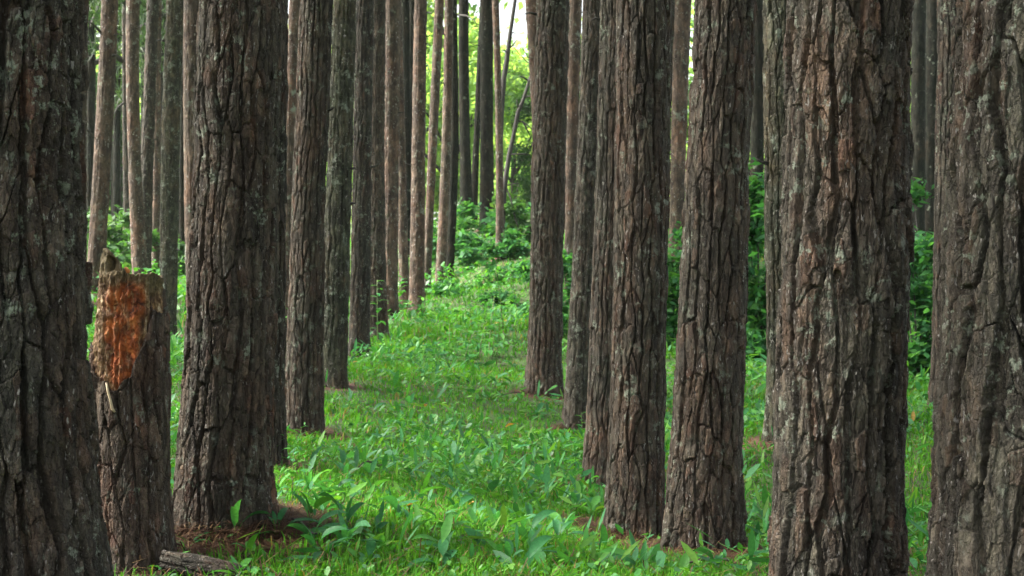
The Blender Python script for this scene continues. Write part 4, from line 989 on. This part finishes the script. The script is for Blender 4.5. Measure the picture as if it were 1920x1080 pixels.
# fallen sticks
for k, (px, py, L, rz, lab) in enumerate(((945, 747, .55, .5, 'dark crooked stick lying in the grass beside the scarred pine foot'), (560, 1000, .35, 2.2, 'short dry stick on the needles right of the thick pine foot'),
        (1330, 1070, .4, 2.9, 'thin dry stick in the red needle heap'), (700, 880, .3, 1.0, 'pale twig lying in the path grass'), (860, 850, .35, 2.5, 'grey twig half sunk in the path grass'))):
    x, y, z = hit(px, py); p = [np.array([t * L * math.cos(rz), t * L * math.sin(rz), .035 + .02 * math.sin(t * 7 + k)]) for t in np.linspace(-.5, .5, 7)]
    mb = MB(); v, q_, t_ = tube(p, [.003, .005, .006, .006, .005, .004, .002], 6); mb.add(v, q_, t_); o = obj('fallen_stick', mb.mesh('fallen_stick', [TWIG]), None, (x, y, z)); tag(o, lab, 'stick')

# ------------------------------------------------------------------ shrubs
srng = np.random.default_rng(71)
def shrub(px, py_base, Y, w, h, n, size, label, mat=None, nb=7, depth=None):
    x = (px - 960) / F * Y; z = g1(x, Y)
    root = empty('shrub', (x, Y, z), label, 'shrub', 'shrubs beyond the pine rows')
    bl = []
    for k in range(nb):
        bl.append((srng.normal() * w * .36, srng.normal() * w * .3, h * (.06 + .8 * srng.random() ** 1.2), w * (.12 + .14 * srng.random()), w * .2, h * (.07 + .10 * srng.random())))
    bl.append((0, 0, h * .14, w * .28, w * .22, h * .14))
    mb = MB(); v, i, t = leafcloud(n, bl, size, srng, .5, 2.0); v[:, 2] = np.maximum(v[:, 2], .02); mb.add(v, i, None, t)
    obj('foliage', mb.mesh('shrub_foliage', [mat or SHRUB]), root)
    mb = MB()
    for b in bl:
        v, q_, t_ = tube([(0, 0, -.05), (b[0] * .4, b[1] * .4, b[2] * .5), (b[0], b[1], b[2])], [.014, .01, .004], 5); mb.add(v, q_, t_)
    obj('stem', mb.mesh('shrub_stem', [TWIG]), root)
shrub(1422, 700, 17, .9, 2.5, 3600, .07, 'tall dark green bush between the lichen spotted pine and the furrowed pine', None, 14)
shrub(1350, 700, 19, 1.3, 2.2, 2600, .075, 'dark bush peeping past the left side of the lichen spotted pine', None, 10)
shrub(1720, 700, 14.5, .85, 1.55, 3000, .06, 'bright green bush in the slot left of the rightmost pine, lower one', None, 10)
shrub(1735, 600, 22, 1.6, 2.3, 3200, .08, 'taller bush under the hazy pair of trunks in the right gap', None, 12)
shrub(1268, 560, 18, .7, 1.5, 1500, .07, 'bush filling the slot between the two close brown pines', None, 8)
shrub(1075, 560, 19, .7, 1.2, 1300, .07, 'bush glimpsed right of the scarred split pine', None, 8)
shrub(944, 480, 29.5, .75, .55, 900, .075, 'dark low bush at the foot of the thin reddish trunk on the rise', None, 7)
shrub(890, 450, 31.5, 1.3, .75, 1600, .09, 'broad leaved bush under the thick dark mottled trunk on the rise', None, 9)
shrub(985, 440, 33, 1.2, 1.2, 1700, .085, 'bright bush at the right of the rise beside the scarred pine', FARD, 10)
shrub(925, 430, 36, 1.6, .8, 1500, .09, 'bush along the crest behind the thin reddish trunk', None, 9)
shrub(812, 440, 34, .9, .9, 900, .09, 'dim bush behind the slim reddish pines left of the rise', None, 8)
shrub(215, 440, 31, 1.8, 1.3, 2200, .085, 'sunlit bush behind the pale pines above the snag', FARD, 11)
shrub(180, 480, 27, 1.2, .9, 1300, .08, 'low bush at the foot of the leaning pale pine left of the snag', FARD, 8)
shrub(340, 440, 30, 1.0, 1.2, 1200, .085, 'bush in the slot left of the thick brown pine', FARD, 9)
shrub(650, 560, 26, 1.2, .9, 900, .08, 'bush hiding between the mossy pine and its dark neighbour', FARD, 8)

for px, Y, w_, h_, lab in ((905, 27, .8, .42, 'low bush on the rise just left of the thin reddish trunk'), (972, 27.5, .9, .55, 'low bush at the right end of the crest by the scarred pine'), (1004, 25.5, .9, .7, 'leafy bush hugging the left edge of the scarred pine'),
                           (868, 28, .8, .45, 'low bush right of the blackish trunk foot'), (940, 24.5, .6, .28, 'smallest low leafy clump on the brown litter of the rise'), (985, 23, .7, .35, 'low leafy clump spilling down the rise left of the scarred pine'), (830, 25.5, .6, .4, 'small bush against the slim reddish pine feet')):
    shrub(px, 480, Y, w_ * 1.1, h_ * .62, 520, .06, lab, SHRUB, 7)

# ------------------------------------------------------------------ broadleaf trees beyond the plantation
def far_tree_mesh(rng, H, w, n, size, mat):
    bl = []
    for k in range(20):
        t = rng.random()
        rad = w * .5 * math.sin(math.pi * (.15 + .8 * t)) ** .7
        a = rng.random() * 6.28; r = rad * rng.random() ** .5
        s = w * (.12 + .12 * rng.random())
        bl.append((math.cos(a) * r, math.sin(a) * r, H * (.10 + .86 * t), s, s, s * .8))
    mb = MB(); v, i, t = leafcloud(n, bl, size, rng, .5, 1.7); mb.add(v, i, None, t)
    cm = mb.mesh('far_crown', [mat])
    mb = MB(); v, q_, t_ = tube([(0, 0, -.2), (.1, 0, H * .35), (-.05, .1, H * .7), (0, 0, H * .93)], [w * .035, w * .028, w * .015, .02], 9); mb.add(v, q_, t_)
    for b in bl[:9]:
        v, q_, t_ = tube([(0, 0, b[2] * .55), (b[0] * .5, b[1] * .5, b[2] * .8), (b[0], b[1], b[2])], [w * .012, w * .009, .01], 5); mb.add(v, q_, t_)
    return cm, mb.mesh('far_trunk', [TWIG])
frng = np.random.default_rng(81)
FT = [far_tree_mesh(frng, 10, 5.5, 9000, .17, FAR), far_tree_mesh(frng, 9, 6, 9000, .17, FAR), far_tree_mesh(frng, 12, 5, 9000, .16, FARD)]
def far_tree(px, Y, k, sc, label, rz):
    x = (px - 960) / F * Y; z = g1(x, Y)
    root = empty('broadleaf_tree', (x, Y, z), label, 'tree', 'broadleaf trees beyond the plantation')
    root.rotation_euler.z = rz; root.scale = (sc[0], sc[0], sc[1])
    link(bpy.data.objects.new('crown', FT[k][0]), root); link(bpy.data.objects.new('trunk', FT[k][1]), root)
for px, Y, k, sc, lab in (
    (850, 62, 0, (1.1, 1.5), 'bright lime green tree behind the slim reddish pines'), (760, 66, 1, (1.1, 1.7), 'light green tree behind the dark greenish twin trunks'),
    (965, 70, 1, (.9, 1.1), 'low yellow green tree under the white sky patch'), (905, 80, 0, (.9, 1.15), 'pale green tree far behind the dark trunks of the bright gap'),
    (1040, 66, 2, (.9, .9), 'green tree mostly hidden behind the scarred pine'), (1260, 60, 0, (1.2, 1.4), 'light green tree behind the two close brown pines'),
    (1420, 58, 2, (1.3, 1.2), 'shaded tree behind the bush between two right hand pines'), (1730, 60, 1, (1.3, 1.5), 'light tree behind the hazy trunks in the right gap'),
    (220, 56, 2, (1.3, 1.3), 'dark green tree behind the pale pines above the snag'), (330, 62, 2, (1.3, 1.35), 'light green tree behind the dark olive pine'),
    (130, 60, 2, (1.3, 1.4), 'green tree behind the pinkish sliver at left'), (640, 64, 0, (1.2, 1.5), 'light tree glimpsed between the left row pines')):
    far_tree(px, Y, k, sc, lab, px * .1)

# distant woodland as one mass
def woodland():
    rng = np.random.default_rng(91); bl = []
    for k in range(150):
        a = rng.uniform(-.62, .62); Y = rng.uniform(84, 110); x = math.tan(a) * Y
        px = x / Y * F + 960
        top = 13.5 + 3 * rng.normal()
        if 895 < px < 1030: top = 12.4 + .5 * rng.normal()
        z = g1(x, Y)
        for q in range(4):
            s = 2.6 + rng.random(); bl.append((x + rng.normal() * 1.2, Y + rng.normal(), z + min(top - 1, (q + .5) / 4 * top), s, s * .7, min(2.2, top / 5)))
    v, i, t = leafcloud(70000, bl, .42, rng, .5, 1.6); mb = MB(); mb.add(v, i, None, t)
    tag(obj('distant_woodland', mb.mesh('woodland', [FAR])), 'pale sunlit woodland mass far behind the plantation', 'woodland', None, 'stuff')
woodland()

# ------------------------------------------------------------------ light, sky, camera
EL, AZ = math.radians(46), math.radians(-86)     # the sun stands behind the scene, to the left
w = bpy.data.worlds.new('World'); bpy.context.scene.world = w; w.use_nodes = True
nt = w.node_tree; bg = nt.nodes['Background']
sky = nt.nodes.new('ShaderNodeTexSky'); sky.sky_type = 'NISHITA'; sky.sun_disc = False
sky.sun_elevation = EL; sky.sun_rotation = AZ; sky.air_density = 1.0; sky.dust_density = 6.0; sky.ozone_density = 0.6
hs = nt.nodes.new('ShaderNodeHueSaturation'); hs.inputs['Saturation'].default_value = 0.35   # thin cloud: little blue left
nt.links.new(sky.outputs[0], hs.inputs['Color']); nt.links.new(hs.outputs[0], bg.inputs[0]); bg.inputs[1].default_value = 0.125
sd = bpy.data.lights.new('sun', 'SUN'); sd.energy = 3.2; sd.angle = math.radians(6); sd.color = (1, .95, .86)
so = bpy.data.objects.new('sun', sd); link(so)
d = Vector((math.sin(AZ) * math.cos(EL), math.cos(AZ) * math.cos(EL), math.sin(EL)))
so.rotation_euler = d.to_track_quat('Z', 'Y').to_euler(); so.location = (0, 0, 60)

HAZE = 0.00025
def haze():
    m = bpy.data.materials.new('haze'); m.use_nodes = True; nt = m.node_tree
    nt.nodes.remove(nt.nodes['Principled BSDF'])
    v = nt.nodes.new('ShaderNodeVolumePrincipled'); v.inputs['Color'].default_value = (.86, .95, .86, 1); v.inputs['Density'].default_value = HAZE; v.inputs['Anisotropy'].default_value = .2
    nt.links.new(v.outputs[0], nt.nodes['Material Output'].inputs['Volume'])
    x0, x1, y0, y1, z0, z1 = -620, 620, -420, 720, -30, 60
    V = [(x, y, z) for z in (z0, z1) for x, y in ((x0, y0), (x1, y0), (x1, y1), (x0, y1))]
    Fc = [(0, 3, 2, 1), (4, 5, 6, 7), (0, 1, 5, 4), (1, 2, 6, 5), (2, 3, 7, 6), (3, 0, 4, 7)]
    tag(obj('haze', mesh_np('haze', V, np.array(Fc), [m], None, False)), 'thin pale air between the trunks', 'haze', None, 'stuff')
if HAZE: haze()

cd = bpy.data.cameras.new('camera'); cam = bpy.data.objects.new('camera', cd); link(cam)
cam.location = (0, 0, CAMZ); cam.rotation_euler = (math.radians(90), 0, 0)
cd.sensor_width = 36; cd.lens = F * 36 / 1920; cd.clip_start = .05; cd.clip_end = 2000
cd.dof.use_dof = True; cd.dof.focus_distance = 6.0; cd.dof.aperture_fstop = 8.0
s = bpy.context.scene; s.camera = cam
s.view_settings.view_transform = 'Standard'; s.view_settings.look = 'None'; s.view_settings.gamma = 1
s.view_settings.exposure = 2.45
s.render.engine = 'CYCLES'; s.cycles.max_bounces = 8; s.cycles.diffuse_bounces = 4; s.cycles.glossy_bounces = 2; s.cycles.transmission_bounces = 4
s.cycles.use_denoising = True
